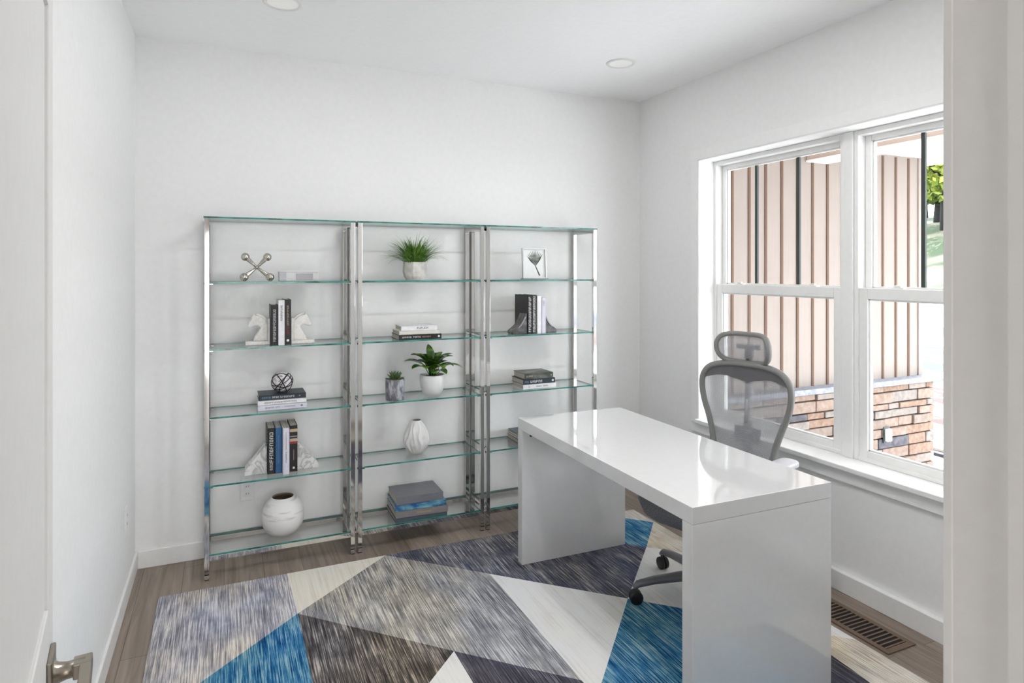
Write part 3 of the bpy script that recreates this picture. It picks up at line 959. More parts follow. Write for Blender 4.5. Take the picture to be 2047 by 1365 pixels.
t = thing('potted_grass', 'bushy green grass plant in a pale stone pot on the highest shelf', 'plant', (1.0, 3.575, A))
b = MB()
k = 8
oct_ = [(0.066 * math.cos(2 * PI * (i + 0.5) / k), 0.066 * math.sin(2 * PI * (i + 0.5) / k)) for i in range(k)]
rows = []
for z, sc_ in ((0.0, 0.78), (0.022, 0.95), (0.05, 1.06), (0.104, 1.0)):
    rows.append([(x * sc_, y * sc_, z) for x, y in oct_] + [(oct_[0][0] * sc_, oct_[0][1] * sc_, z)])
b.grid(rows, M['pot_stone'], smooth=False)
b.poly([(x * 0.78, y * 0.78, 0.0) for x, y in oct_][::-1], M['pot_stone'])
rows = [[(x * s_, y * s_, z) for x, y in oct_ + oct_[:1]] for z, s_ in ((0.104, 1.0), (0.104, 0.9), (0.088, 0.88))]
b.grid(rows, M['pot_stone'], smooth=False)
b.build('pot', t)
b = MB(); b.poly([(x * 0.885, y * 0.885, 0.09) for x, y in oct_], M['soil']); b.build('soil', t)
b = MB()
rg = random.Random(12)
for i in range(420):
    a = rg.uniform(0, 2 * PI)
    r0 = rg.uniform(0, 0.048)
    q = rg.random()
    el = R(rg.uniform(50, 88)) if q < 0.65 else R(rg.uniform(34, 60))
    ln = rg.uniform(0.13, 0.205) if q < 0.7 else rg.uniform(0.14, 0.20)
    blade_strip(b, (r0 * math.cos(a), r0 * math.sin(a), 0.088), (math.cos(a), math.sin(a), el), ln, rg.uniform(0.0045, 0.008), R(rg.uniform(15, 85)), M['grass'], 6, 0.15)
for a_, el_, ln_ in ((180, 40, 0.185), (200, 46, 0.18), (190, 34, 0.15), (215, 48, 0.16), (-8, 40, 0.19), (10, 46, 0.185), (-25, 44, 0.17), (165, 50, 0.175), (235, 38, 0.14), (-60, 35, 0.13)):
    a = R(a_)
    blade_strip(b, (0.045 * math.cos(a), 0.045 * math.sin(a), 0.092), (math.cos(a), math.sin(a), R(el_)), ln_, 0.0055, R(85), M['grass'], 8, 0.15)
b.build('foliage', t)

# lying books on the second shelf
book('black lying book at the bottom of the stack above the leafy plant', 0.028, 0.246, 0.17, 'bk_black', (0.880, 3.468, B_ + 0.028), lying=True, yaw=0.0, runs=((0.02, 0.075, 0.009), (0.082, 0.125, 0.009), (0.132, 0.18, 0.008, M['ink_tan'])), ink='ink_white', dot=(0.23, 0.006, 'ink_white'), seed=31)
book('cream lying book in the middle of the stack above the leafy plant', 0.021, 0.234, 0.17, 'bk_cream', (0.884, 3.475, B_ + 0.049), lying=True, yaw=-0.6, seed=32)
book('white lying book with script lettering, topmost above the leafy plant', 0.026, 0.208, 0.15, 'bk_white', (0.898, 3.487, B_ + 0.075), lying=True, yaw=-0.5, runs=((0.09, 0.155, 0.011),), ink='ink_dark', seed=33)

# third shelf: succulent and leafy plant
t = thing('potted_succulent', 'small succulent in a round grey concrete pot', 'plant', (0.872, 3.525, C_))
b = MB()
b.lathe([(0.0, 0.0), (0.050, 0.0), (0.0525, 0.004), (0.053, 0.112), (0.0515, 0.116), (0.046, 0.116), (0.045, 0.098), (0.0, 0.098)], M['pot_concrete'], 40); b.build('pot', t)
b = MB(); b.lathe([(0.0, 0.106), (0.03, 0.104), (0.0452, 0.1)], M['soil'], 24); b.build('soil', t)
b = MB()
rs = random.Random(3)
for ring, (cnt, el, ln) in enumerate(((9, 18, 0.052), (9, 40, 0.055), (7, 60, 0.055), (4, 78, 0.05))):
    for i in range(cnt):
        a = 2 * PI * (i + 0.5 * (ring % 2)) / cnt + rs.uniform(-0.2, 0.2)
        e2 = R(el + rs.uniform(-8, 8))
        d = Vector((math.cos(a) * math.cos(e2), math.sin(a) * math.cos(e2), math.sin(e2)))
        p0 = Vector((0, 0, 0.106)) + d * 0.006
        b.tube([p0, p0 + d * ln * 0.35, p0 + d * ln * 0.75, p0 + d * ln], [0.005, 0.0085, 0.006, 0.0008], M['succulent'], 7, flat=(1, 0.5))
b.build('rosette', t)

t = thing('potted_leaf_plant', 'broad leaf green plant in a smooth white ceramic pot', 'plant', (1.100, 3.56, C_))
b = MB()
b.lathe([(0.0, 0.0), (0.034, 0.0), (0.046, 0.005), (0.060, 0.026), (0.069, 0.055), (0.073, 0.09), (0.072, 0.116), (0.0695, 0.121), (0.066, 0.119), (0.066, 0.105), (0.0, 0.105)], M['pot_white'], 48); b.build('pot', t)
b = MB(); b.lathe([(0.0, 0.110), (0.0665, 0.106)], M['soil'], 32); b.build('soil', t)
b = MB()
st = MB()
# (azimuth deg [0=+X toward window, 270 = toward camera], elevation of leaf start, stem length, leaf length, width, droop)
for az, el, sl, ll, wd, dr_ in ((100, 74, 0.09, 0.10, 0.036, 12), (185, 52, 0.085, 0.115, 0.052, 55), (205, 32, 0.06, 0.11, 0.05, 58), (170, 38, 0.07, 0.125, 0.05, 52), (235, 45, 0.05, 0.10, 0.048, 80),
                                (285, 50, 0.05, 0.11, 0.05, 100), (320, 40, 0.06, 0.10, 0.044, 75), (350, 50, 0.08, 0.10, 0.044, 62), (15, 44, 0.09, 0.105, 0.036, 50), (340, 24, 0.075, 0.12, 0.034, 62),
                                (270, 66, 0.045, 0.085, 0.046, 60), (230, 62, 0.04, 0.085, 0.046, 65), (310, 64, 0.04, 0.085, 0.046, 60), (345, 60, 0.04, 0.09, 0.046, 60), (190, 62, 0.045, 0.09, 0.046, 60), (260, 40, 0.03, 0.085, 0.044, 85), (300, 36, 0.03, 0.09, 0.044, 85), (20, 62, 0.04, 0.085, 0.046, 50), (155, 60, 0.045, 0.09, 0.046, 55), (30, 62, 0.075, 0.09, 0.042, 45), (255, 62, 0.07, 0.09, 0.046, 70), (60, 50, 0.08, 0.10, 0.044, 50), (130, 50, 0.08, 0.10, 0.046, 50), (305, 58, 0.08, 0.095, 0.046, 70), (215, 60, 0.09, 0.09, 0.04, 55)):
    a = R(az)
    d = Vector((math.cos(a), math.sin(a), 0))
    e2 = R(min(86, el + 22))
    p0 = Vector((0, 0, 0.108)) + d * 0.012
    p1 = p0 + (d * math.cos(e2) + Vector((0, 0, math.sin(e2)))) * sl
    st.tube([p0, (p0 + p1) / 2, p1], 0.0018, M['leafplant'], 6)
    blade_strip(b, p1, (d.x, d.y, R(el)), ll, wd * 1.4, R(dr_), M['leafplant'], 9, 0.16, curl=1)
b.build('leaves', t)
st.build('stems', t)

# fourth shelf: ribbed vase
t = thing('ribbed_vase', 'white teardrop vase with wavy carved ribs', 'vase', (1.017, 3.60, D_))
b = MB()
def rib(r, z, a):
    k_ = 12
    amp = 0.115 * math.sin(PI * min(1, max(0, z / 0.19))) ** 0.6
    return r * (1 + amp * (1 - 2 * abs(math.sin(0.5 * (k_ * a + 1.5 * math.sin(z * 55 + 2.2 * math.sin(3 * a)))))))
prof = [(0.0, 0.0), (0.036, 0.0), (0.047, 0.008), (0.060, 0.03), (0.069, 0.055), (0.072, 0.075), (0.069, 0.10), (0.060, 0.128), (0.047, 0.154), (0.035, 0.174), (0.027, 0.186), (0.025, 0.190)]
pp = []
for (r0, z0), (r1, z1) in zip(prof, prof[1:]):
    for q in range(3):
        pp.append((r0 + (r1 - r0) * q / 3, z0 + (z1 - z0) * q / 3))
pp.append(prof[-1])
b.lathe(pp, M['vase_white'], 156, fn=rib)
b.build('body', t)
b = MB(); b.lathe([(0.0252, 0.190), (0.023, 0.188), (0.026, 0.17), (0.03, 0.14), (0.0, 0.12)], M['taupe'] if 'taupe' in M else M['bk_taupe'], 40); b.build('inside', t)

# floor shelf: four lying books
book('slate grey lying book, lowest in the stack near the floor', 0.022, 0.296, 0.235, 'bk_slate', (0.862, 3.470, E_ + 0.022), lying=True, yaw=-1.5, seed=41)
book('taupe lying book second from the bottom in the stack near the floor', 0.036, 0.300, 0.235, 'bk_taupe', (0.864, 3.474, E_ + 0.058), lying=True, yaw=-2.0, runs=((0.12, 0.2, 0.010),), ink='ink_tan', seed=42)
book('blue marbled lying book under the plain grey one near the floor', 0.030, 0.292, 0.230, 'bk_marbled', (0.862, 3.480, E_ + 0.088), lying=True, yaw=-2.4, seed=43)
book('large plain grey lying book, topmost in the stack near the floor', 0.042, 0.270, 0.215, 'bk_grey', (0.872, 3.490, E_ + 0.130), lying=True, yaw=-1.0, seed=44)

# --- bookcase 3
t = thing('picture_frame', 'small pale frame with a pressed leaf on the highest shelf', 'picture frame', (1.676, 3.545, A + 0.0036), (R(-4), 0, R(0)))
FWd, FH = 0.166, 0.192
b = MB()
b.box((0, 0, 0), (0.009, 0.016, FH), M['frame_silver'], 0.001)
b.box((FWd - 0.009, 0, 0), (FWd, 0.016, FH), M['frame_silver'], 0.001)
b.box((0.009, 0, 0), (FWd - 0.009, 0.016, 0.009), M['frame_silver'], 0.001)
b.box((0.009, 0, FH - 0.009), (FWd - 0.009, 0.016, FH), M['frame_silver'], 0.001)
b.box((-0.004, -0.012, -0.001), (FWd + 0.004, 0.03, 0.004), M['pewter'], 0.001)
b.build('frame', t)
b = MB(); b.box((0.009, 0.010, 0.009), (FWd - 0.009, 0.014, FH - 0.009), M['art_paper']); b.build('mount', t)
b = MB()
base = (0.092, 0.080)
for i in range(11):
    a = R(132 - i * 7.5)
    ln = 0.085 + 0.016 * math.sin(PI * i / 10) if i < 9 else 0.092
    w_ = 0.006
    dx, dz = math.cos(a), math.sin(a)
    p = [(base[0], base[1]), (base[0] + dx * ln * 0.55 - dz * w_, base[1] + dz * ln * 0.55 + dx * w_), (base[0] + dx * ln, base[1] + dz * ln), (base[0] + dx * ln * 0.55 + dz * w_, base[1] + dz * ln * 0.55 - dx * w_)]
    b.prism(p, 1, 0.0088, 0.0098, M['art_leaf'] if 0 < i < 10 else M['art_stem'])
b.prism([(0.088, 0.082), (0.094, 0.080), (0.122, 0.022), (0.114, 0.02)], 1, 0.0085, 0.0098, M['art_stem'])
b.build('pressed_leaf', t)

def curved_bookend(x, y, z, s, label):
    t = thing('curved_bookend', label, 'bookend', (x, y, z))
    def P(p):
        q = [(s * a, c) for a, c in p]
        return q if s > 0 else q[::-1]
    out = [(0, 0), (0.092, 0), (0.096, 0.012), (0.092, 0.022), (0.074, 0.034), (0.05, 0.054), (0.03, 0.080), (0.016, 0.112), (0.012, 0.124), (0.0, 0.126)]
    b = MB(); b.prism(P(out), 1, -0.04, 0.045, M['stone_dark'], 0.004); b.build('curved_block', t)
    b = MB(); b.prism(P([(0.016, 0.108), (0.03, 0.08), (0.05, 0.052), (0.062, 0.042), (0.058, 0.036), (0.042, 0.05), (0.024, 0.074), (0.010, 0.102)]), 1, -0.046, -0.04, M['pewter'], 0.001); b.build('raised_rib', t)
curved_bookend(1.679, 3.535, B_, -1, 'dark curved stone bookend pressing on a black book cover')
curved_bookend(1.802, 3.56, B_, 1, 'dark curved stone bookend beside the thin white books')
book('black upright book with pale lettering, its dark cover facing the room', 0.028, 0.236, 0.19, 'bk_black', (1.681, 3.490, B_), runs=((0.012, 0.226, 0.016),), ink='ink_white', seed=51)
book('dark grey upright book with pale lettering, second between curved bookends', 0.030, 0.236, 0.185, 'bk_charcoal', (1.710, 3.488, B_), runs=((0.012, 0.226, 0.014, M['ink_white'], 0.42),), ink='ink_tan', seed=52)
book('white upright book with blank spine, third between curved bookends', 0.031, 0.231, 0.185, 'bk_white', (1.741, 3.484, B_), seed=53)
book('pale lilac upright book, shortest one between the curved bookends', 0.028, 0.218, 0.175, 'bk_lilac', (1.773, 3.484, B_), runs=((0.17, 0.2, 0.008),), ink='ink_grey', seed=54)

book('white lying book at the bottom of the stack level with the desk edge', 0.029, 0.226, 0.16, 'bk_white', (1.648, 3.487, C_ + 0.029), lying=True, yaw=0.5, runs=((0.035, 0.05, 0.007), (0.09, 0.125, 0.008), (0.135, 0.17, 0.008)), ink='ink_grey', seed=61)
book('black lying book with white lettering in the middle above the desk edge', 0.031, 0.220, 0.165, 'bk_navy', (1.648, 3.487, C_ + 0.060), lying=True, yaw=0.8, runs=((0.012, 0.04, 0.009, M['ink_blue']), (0.05, 0.13, 0.014)), ink='ink_white', dot=(0.204, 0.007, 'ink_white'), seed=62)
book('dark photo covered lying book, topmost in the stack above the desk edge', 0.034, 0.196, 0.16, 'bk_photo', (1.660, 3.492, C_ + 0.094), lying=True, yaw=0.3, runs=((0.012, 0.055, 0.010),), ink='ink_tan', dot=(0.182, 0.005, 'ink_tan'), seed=63)

for i, (c, w, th, lab) in enumerate((('bk_slate', 0.24, 0.026, 'thicker slate lying book at the bottom of the stack half hidden by the desk corner'),
                                     ('bk_cream', 0.235, 0.018, 'cream lying book in the middle of the stack half hidden by the desk corner'),
                                     ('bk_slate', 0.236, 0.012, 'dark slate lying book on top of the stack half hidden by the desk corner'))):
    zt = D_ + (0.026, 0.044, 0.056)[i]
    book(lab, th, w, 0.17, c, (1.634 + 0.006 * i, 3.530, zt), lying=True, yaw=(-1.0, 0.5, 1.5)[i], seed=70 + i)

# ------------------------------------------------------------------ office chair
ch = thing('office_chair', 'grey mesh office chair with headrest pushed in behind the white desk', 'chair', (2.018, 2.295, RZ), (0, 0, R(16)))
# local: the sitter faces -x, so x runs backwards, y sideways
CF = M['chair_frame']
for i in range(5):
    a = R(200 - 16 - 39.0 + 72 * i) if False else None
base_dirs = [math.atan2(0.110, -0.318) - R(16) + 2 * PI * i / 5 for i in range(5)]
hub = MB()
hub.lathe([(0.0, 0.075), (0.04, 0.075), (0.045, 0.085), (0.042, 0.125), (0.03, 0.135), (0.0, 0.135)], M['chair_base'], 24)
hub.build('hub', ch)
for a in base_dirs:
    d = Vector((math.cos(a), math.sin(a), 0))
    pts = [d * 0.02 + Vector((0, 0, 0.112)), d * 0.12 + Vector((0, 0, 0.114)), d * 0.25 + Vector((0, 0, 0.102)), d * 0.325 + Vector((0, 0, 0.088)), d * 0.345 + Vector((0, 0, 0.072))]
    lg = MB(); lg.tube(pts, [0.030, 0.028, 0.023, 0.020, 0.014], M['chair_base'], 12, flat=(1, 0.75)); lo = lg.build('base_leg', ch)
    cs = MB()
    c0 = d * 0.335
    s = Vector((-d.y, d.x, 0))
    for k in (-1, 1):
        c1 = c0 + s * (k * 0.012) + Vector((0, 0, 0.030))
        cs.lathe([(0.0, -0.009), (0.024, -0.009), (0.030, -0.006), (0.030, 0.006), (0.024, 0.009), (0.0, 0.009)], M['black'], 24,
                 Matrix.Translation(c1) @ s.to_track_quat('Z', 'Y').to_matrix().to_4x4())
    cs.tube([c0 + Vector((0, 0, 0.03)), c0 + Vector((0, 0, 0.075))], 0.010, M['black'], 10)
    cs.build('caster', lo)
g_ = MB(); g_.lathe([(0.028, 0.13), (0.028, 0.26), (0.02, 0.26), (0.02, 0.40), (0.0, 0.40)], M['chair_dark'], 20); g_.build('gas_lift', ch)
mc = MB()
mc.box((-0.13, -0.10, 0.385), (0.17, 0.10, 0.425), M['chair_dark'], 0.015)
mc.build('tilt_mechanism', ch)
# seat shell: wide and waterfall edged
def rrect(hx, hy, r, n=6):
    out = []
    for cx_, cy_, a0 in ((hx - r, hy - r, 0), (-hx + r, hy - r, 90), (-hx + r, -hy + r, 180), (hx - r, -hy + r, 270)):
        for i in range(n + 1):
            a = R(a0 + 90 * i / n)
            out.append((cx_ + r * math.cos(a), cy_ + r * math.sin(a)))
    return out
sm = MB()
layers = [(0.50, 0.50, 0.385), (0.80, 0.82, 0.40), (0.93, 0.94, 0.425), (0.97, 0.98, 0.452), (1.0, 1.0, 0.474), (0.97, 0.975, 0.492), (0.88, 0.88, 0.502), (0.4, 0.4, 0.497)]
rows = []
for sx, sy, z in layers:
    ring = rrect(0.245, 0.255, 0.10)
    rr_ = []
    for x, y in ring:
        zz = z - (0.030 * max(0, (-x - 0.12) / 0.12) ** 2 if x < -0.12 else 0)
        rr_.append((x * sx, y * sy, zz))
    rows.append(rr_ + [rr_[0]])
sm.grid(rows, M['seat_fabric'])
sm.poly([Vector(p) for p in rows[-1][:-1]], M['seat_fabric'], True)
sm.poly([Vector(p) for p in rows[0][:-1]][::-1], M['chair_dark'], True)
sm.build('seat', ch)
# back
RC = R(9)
BX = 0.275          # where the back starts, behind the seat
def back_pt(y, z, dx=0.0, wrap=0.35):
    """z measured from the floor; the back reclines and wraps around the sitter"""
    zz = z - 0.5
    return Vector((BX + zz * math.tan(RC) * 0.55 - wrap * y * y + dx + 0.035 * math.sin(PI * min(1, max(0, zz / 0.6))), y, z))
half = [(0.0, 1.048), (0.08, 1.046), (0.14, 1.038), (0.19, 1.020), (0.222, 0.986), (0.236, 0.94), (0.233, 0.885), (0.219, 0.828), (0.198, 0.775), (0.178, 0.715), (0.162, 0.655), (0.155, 0.60), (0.14, 0.575), (0.08, 0.562), (0.0, 0.56)]
loop = half + [(-y, z) for y, z in half[-2:0:-1]]
def catmull(pts, k=3):
    n = len(pts)
    out = []
    for i in range(n):
        p0, p1, p2, p3 = (Vector(pts[(i + j - 1) % n]) for j in range(4))
        for q in range(k):
            t_ = q / k
            out.append(0.5 * ((2 * p1) + (p2 - p0) * t_ + (2 * p0 - 5 * p1 + 4 * p2 - p3) * t_ * t_ + (3 * p1 - p0 - 3 * p2 + p3) * t_ ** 3))
    return out
L2 = catmull([(y, z) for y, z in loop], 3)
bf = MB()
bf.tube([back_pt(p[0], p[1]) for p in L2], 0.0165, CF, 10, closed=True, flat=(1.0, 0.9))
bfo = bf.build('back_frame', ch)
# mesh skin
ms = MB()
zs = [0.565 + i * (1.045 - 0.565) / 26 for i in range(27)]
def half_w(z):
    best = 0
    for (y0, z0), (y1, z1) in zip(half, half[1:]):
        if min(z0, z1) <= z <= max(z0, z1) and abs(z1 - z0) > 1e-6:
            best = max(best, y0 + (y1 - y0) * (z - z0) / (z1 - z0))
    return best
rows = []
for z in zs:
    hw = half_w(z)
    rows.append([back_pt(hw * (j / 8 - 1), z, 0.004) for j in range(17)])
ms.grid(rows, M['chair_mesh'])
ms.build('back_mesh', ch)
# solid upper band of the back
ub = MB()
rows = []
for i in range(5):
    r_ = []
    for j in range(17):
        y = 0.215 * (j / 8 - 1)
        ztop = 1.042 - 0.9 * max(0, abs(y) - 0.09) ** 2 * 4.2
        zbot = ztop - 0.022 - 0.060 * (1 - abs(y) / 0.215) ** 0.7
        z = ztop + (zbot - ztop) * i / 4
        r_.append(back_pt(min(half_w(z), abs(y)) * (1 if y > 0 else -1), z, -0.003))
    rows.append(r_)
ub.grid(rows, M['chair_dark'])
ub.build('top_band', ch)
# spine and lumbar
sp = MB()
sp.tube([Vector((0.12, 0, 0.41)), Vector((0.28, 0, 0.43)), Vector((0.335, 0, 0.52)), Vector((0.348, 0, 0.64)), Vector((0.352, 0, 0.76))], [0.03, 0.03, 0.028, 0.024, 0.018], M['chair_dark'], 12, flat=(1.2, 0.6))
sp.tube([Vector((0.352, 0, 0.76)), Vector((0.365, 0, 0.90)), Vector((0.37, 0, 1.02)), Vector((0.372, 0, 1.09))], [0.018, 0.020, 0.020, 0.014], M['chair_pad'], 10)
sp.build('spine', ch)
lb = MB()
rows = []
for i in range(5):
    z = 0.66 + 0.075 * i / 4
    rows.append([back_pt(0.07 * (j / 5 - 1), z, 0.026) for j in range(11)])
lb.grid(rows, M['chair_dark'])
lb.build('lumbar_pad', ch)
# headrest
hz, hy = 1.128, 0.138
hl = []
hp = [(0.0, hz + 0.068), (0.075, hz + 0.067), (0.115, hz + 0.056), (0.135, hz + 0.028), (0.138, hz - 0.01), (0.128, hz - 0.045), (0.10, hz - 0.066), (0.05, hz - 0.072), (0.0, hz - 0.073)]
hloop = hp + [(-y, z) for y, z in hp[-2:0:-1]]
def head_pt(y, z, dx=0.0):
    q = (z - hz) / 0.07
    return Vector((0.335 - 2.1 * y * y + 0.012 * q * q - 0.008 * q + dx, y, z))
H2 = catmull(hloop, 3)
hf = MB(); hf.tube([head_pt(p[0], p[1]) for p in H2], 0.0145, CF, 10, closed=True, flat=(1.1, 0.8)); ho = hf.build('headrest_frame', ch)
hm = MB()
rows = []
for i in range(11):
    z = hz - 0.072 + 0.139 * i / 10
    hw = 0
    for (y0, z0), (y1, z1) in zip(hp, hp[1:]):
        if min(z0, z1) <= z <= max(z0, z1) and abs(z1 - z0) > 1e-9:
            hw = max(hw, y0 + (y1 - y0) * (z - z0) / (z1 - z0))
    rows.append([head_pt(hw * (j / 6 - 1), z, 0.003) for j in range(13)])
hm.grid(rows, M['chair_mesh'])
hm.build('headrest_mesh', ho)
hb = MB()
hb.tube([head_pt(-0.06, hz + 0.004, 0.028), head_pt(0, hz + 0.0, 0.036), head_pt(0.06, hz + 0.004, 0.028)], 0.012, M['chair_dark'], 10)
hb.box((0.352, -0.02, hz - 0.055), (0.385, 0.02, hz + 0.015), M['chair_dark'], 0.006)
hb.tube([Vector((0.36, 0, 1.06)), Vector((0.375, 0, 1.10)), Vector((0.372, 0, 1.12))], 0.014, M['chair_dark'], 10)
hb.build('headrest_bracket', ho)
# arms
for s in (-1, 1):
    ar = MB()
    ar.tube([Vector((0.08, s * 0.15, 0.40)), Vector((0.085, s * 0.28, 0.41)), Vector((0.10, s * 0.298, 0.46)), Vector((0.10, s * 0.298, 0.645))], [0.02, 0.02, 0.02, 0.017], CF, 10)
    ao = ar.build('arm_post', ch)
    pd = MB(); pd.prism(rrect(0.125, 0.045, 0.04), 2, 0.645, 0.672, M['chair_pad'], 0.008, Matrix.Translation((0.09, s * 0.292, 0)), smooth=True); pd.build('arm_pad', ao)

# ------------------------------------------------------------------ outside
GZ = -0.30
EX = XR + 0.17
def slab(name, x0, x1, z0, z1, m, label, cat, y0=-30, y1=60):
    b = MB(); b.box((x0, y0, z0), (x1, y1, z1), m)
    return struct(b.build(name), label, cat)
slab('ground', EX, 6.9, GZ - 0.2, GZ, M['gravel'], 'pale gravel bed outside the window', 'ground')
slab('ground_walkway', 6.45, 7.3, GZ - 0.1, GZ + 0.055, M['concrete'], 'white concrete walkway beyond the gravel bed', 'walkway')
b = MB(); b.box((6.36, -30, GZ - 0.1), (6.45, 60, GZ + 0.03), M['curb'])
struct(b.build('trim_curb'), 'grey curb face along the walkway outside', 'curb')
slab('ground_mulch', 7.3, 10.4, GZ - 0.2, GZ + 0.01, M['mulch'], 'red and white mulch bed past the walkway', 'mulch bed')
M['gravel_blue'] = pbr('blue_grey_gravel', srgb(24, 34, 50), 0.95, noise=(1.6, srgb(96, 100, 108), 0.46, 0.60, 6))
slab('ground_gravel', 10.4, 15.2, GZ - 0.2, GZ + 0.005, M['gravel_blue'], 'blue grey gravel band past the mulch', 'gravel')
slab('ground_pavement', 15.2, 17.6, GZ - 0.2, GZ + 0.05, M['concrete'], 'white pavement strip in the sun', 'pavement')
slab('ground_verge', 17.6, 20.5, GZ - 0.2, GZ + 0.01, M['gravel_blue'], 'dark gravel verge beside the driveway', 'verge')
slab('ground_driveway', 20.5, 34, GZ - 0.2, GZ + 0.04, M['concrete'], 'wide white driveway in the sun', 'driveway')
slab('ground_shoulder', 34, 44, GZ - 0.2, GZ + 0.0, M['gravel_blue'], 'stony shoulder before the grassy bank', 'gravel')
b = MB()
rows = []
rh = random.Random(5)
for i in range(15):
    x = 43 + i * 4.0
    base_z = -0.32 + 6.3 * min(1, i / 6.0) ** 1.1 + (max(0, i - 6)) * 0.55
    rows.append([(x, -30 + j * 6.0, base_z + (rh.uniform(-0.25, 0.25) if i else 0)) for j in range(24)])
b.grid(rows, M['lawn'])
struct(b.build('ground_lawn'), 'sunny grassy bank rising to the trees', 'lawn')

# projecting wing of the house, seen through the window
WY = 3.9
wg0 = 2.95
WX1 = 5.99
b = MB()
b.box((EX + 0.001, WY, 0.50), (WX1, WY + 2.5, 2.74), M['siding'])
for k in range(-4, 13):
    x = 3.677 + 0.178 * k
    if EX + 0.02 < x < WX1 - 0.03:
        b.box((x - 0.012, WY - 0.008, 0.535), (x + 0.012, WY, 2.56), M['batten_shadow'])  # batten shadow lines built as thin brown strips
b.box((WX1 - 0.045, WY - 0.012, 0.535), (WX1 + 0.012, WY + 0.05, 2.57), M['siding'])
struct(b.build('wall_porch'), 'tan vertical siding wall outside the window', 'wall')
b = MB(); b.box((EX + 0.001, WY - 0.115, 0.488), (WX1 + 0.12, WY + 0.02, 0.535), M['capstone'], 0.004)
struct(b.build('trim_cap'), 'grey stone cap between siding and stonework outside', 'cap stone')
b = MB()
b.box((EX + 0.001, WY - 0.05, GZ - 0.05), (WX1 + 0.03, WY + 2.5, 0.488), M['mortar'])
rst = random.Random(21)
z = GZ - 0.02
row = 0
while z < 0.486:
    hgt = rst.uniform(0.055, 0.105)
    if z + hgt > 0.452:
        hgt = 0.488 - z
    x = EX + 0.01 - rst.uniform(0, 0.1)
    while x < WX1 + 0.05:
        ln = rst.uniform(0.14, 0.42)
        x1 = min(x + ln, WX1 + 0.06)
        if WX1 + 0.06 - x1 < 0.08:
            x1 = WX1 + 0.06
        pr_ = rst.uniform(0.0, 0.022)
        m_ = STONES[rst.randrange(len(STONES))]
        if rst.random() < 0.05:
            m_ = M['darkstone']
        b.box((max(x, EX + 0.005) + 0.005, WY - 0.08 - pr_, z + 0.005), (x1 - 0.005, WY - 0.04, z + hgt - 0.005), m_, 0.006)
        x = x1
    z += hgt
    row += 1
z = GZ - 0.02
while z < 0.486:
    hgt = rst.uniform(0.06, 0.1)
    if z + hgt > 0.452: hgt = 0.488 - z
    b.box((WX1 + 0.02, WY - 0.05, z + 0.005), (WX1 + 0.06 + rst.uniform(0, 0.02), WY + 2.4, z + hgt - 0.005), STONES[rst.randrange(6)], 0.006)
    z += hgt
struct(b.build('wall_stone'), 'tan ledge stone base under the siding outside', 'stone wall')
t = thing('exterior_outlet', 'small white covered outlet set into the stone base outside', 'outlet', (5.36, WY - 0.10, 0.06))
b = MB(); b.box((-0.04, -0.012, -0.07), (0.04, 0.0, 0.07), M['bar'], 0.004); b.build('back_box', t)
b = MB(); b.box((-0.03, -0.04, -0.055), (0.03, -0.012, 0.055), M['plate'], 0.006); b.build('cover', t)
# porch beam, ceiling and eave
b = MB()
b.box((4.50, -1.5, 2.45), (4.66, WY - 0.002, 2.74), M['beam'])
b.box((4.49, -1.5, 2.435), (4.74, WY - 0.002, 2.45), M['soffit'])
struct(b.build('trim_beam'), 'tan porch beam with white underside outside the window', 'beam')
b = MB()
b.box((EX + 0.001, -1.5, 2.74), (4.50, WY, 2.80), M['soffit'])
b.box((4.66, -1.5, 2.575), (6.35, WY + 2.5, 2.62), M['soffit'])
b.box((6.35, -1.5, 2.56), (6.40, WY + 2.5, 2.78), M['soffit'])
b.box((4.50, -1.5, 2.78), (6.38, WY + 2.5, 2.80), M['soffit'])
for y in (1.2, 2.6):
    b.box((4.66, y - 0.01, 2.572), (6.35, y + 0.01, 2.576), M['siding'])
struct(b.build('ceiling_porch'), 'white porch soffit outside the window', 'soffit')

# trees on the bank
def tree(name, x, y, z, h, crown_r, trunk_r, leaf, label, seed, group=None):
    t = thing(name, label, 'tree', (x, y, z), group=group)
    rt = random.Random(seed)
    tr = MB()
    top = h * 0.62
    tr.tube([(0, 0, -0.5), (0.05 * h * rt.uniform(-.4, .4), 0, h * 0.25), (0.08 * h * rt.uniform(-.4, .4), 0, top)], [trunk_r * 1.3, trunk_r, trunk_r * 0.6], M['bark'], 10)
    for k in range(7):
        a = rt.uniform(0, 2 * PI)
        z0 = h * rt.uniform(0.3, 0.55)
        tr.tube([(0, 0, z0), (math.cos(a) * crown_r * 0.4, math.sin(a) * crown_r * 0.4, z0 + h * 0.14), (math.cos(a) * crown_r * 0.7, math.sin(a) * crown_r * 0.7, z0 + h * 0.24)], [trunk_r * 0.45, trunk_r * 0.3, trunk_r * 0.12], M['bark'], 6)
    tr.build('trunk', t)
    cr = MB()
    for i in range(1500):
        while True:
            v = Vector((rt.uniform(-1, 1), rt.uniform(-1, 1), rt.uniform(-1, 1)))
            if 0.35 < v.length < 1: break
        if rt.random() < 0.25 and v.z < 0: continue
        p = Vector((v.x * crown_r, v.y * crown_r, h * 0.60 + v.z * h * 0.38))
        s = rt.uniform(0.22, 0.5)
        u = Vector((rt.uniform(-1, 1), rt.uniform(-1, 1), rt.uniform(-1, 1))).normalized()
        w = u.orthogonal().normalized() * s
        u = u.cross(w.normalized()) * s
        cr.poly([p - u, p + w * 0.6, p + u, p - w * 0.6], leaf)
    cr.build('crown', t)
    return t
tree('shade_tree', 66.0, 40.4, 6.0, 9.4, 4.2, 0.42, M['leaf_a'], 'sunlit leafy tree with a forked dark trunk on the bank', 1)
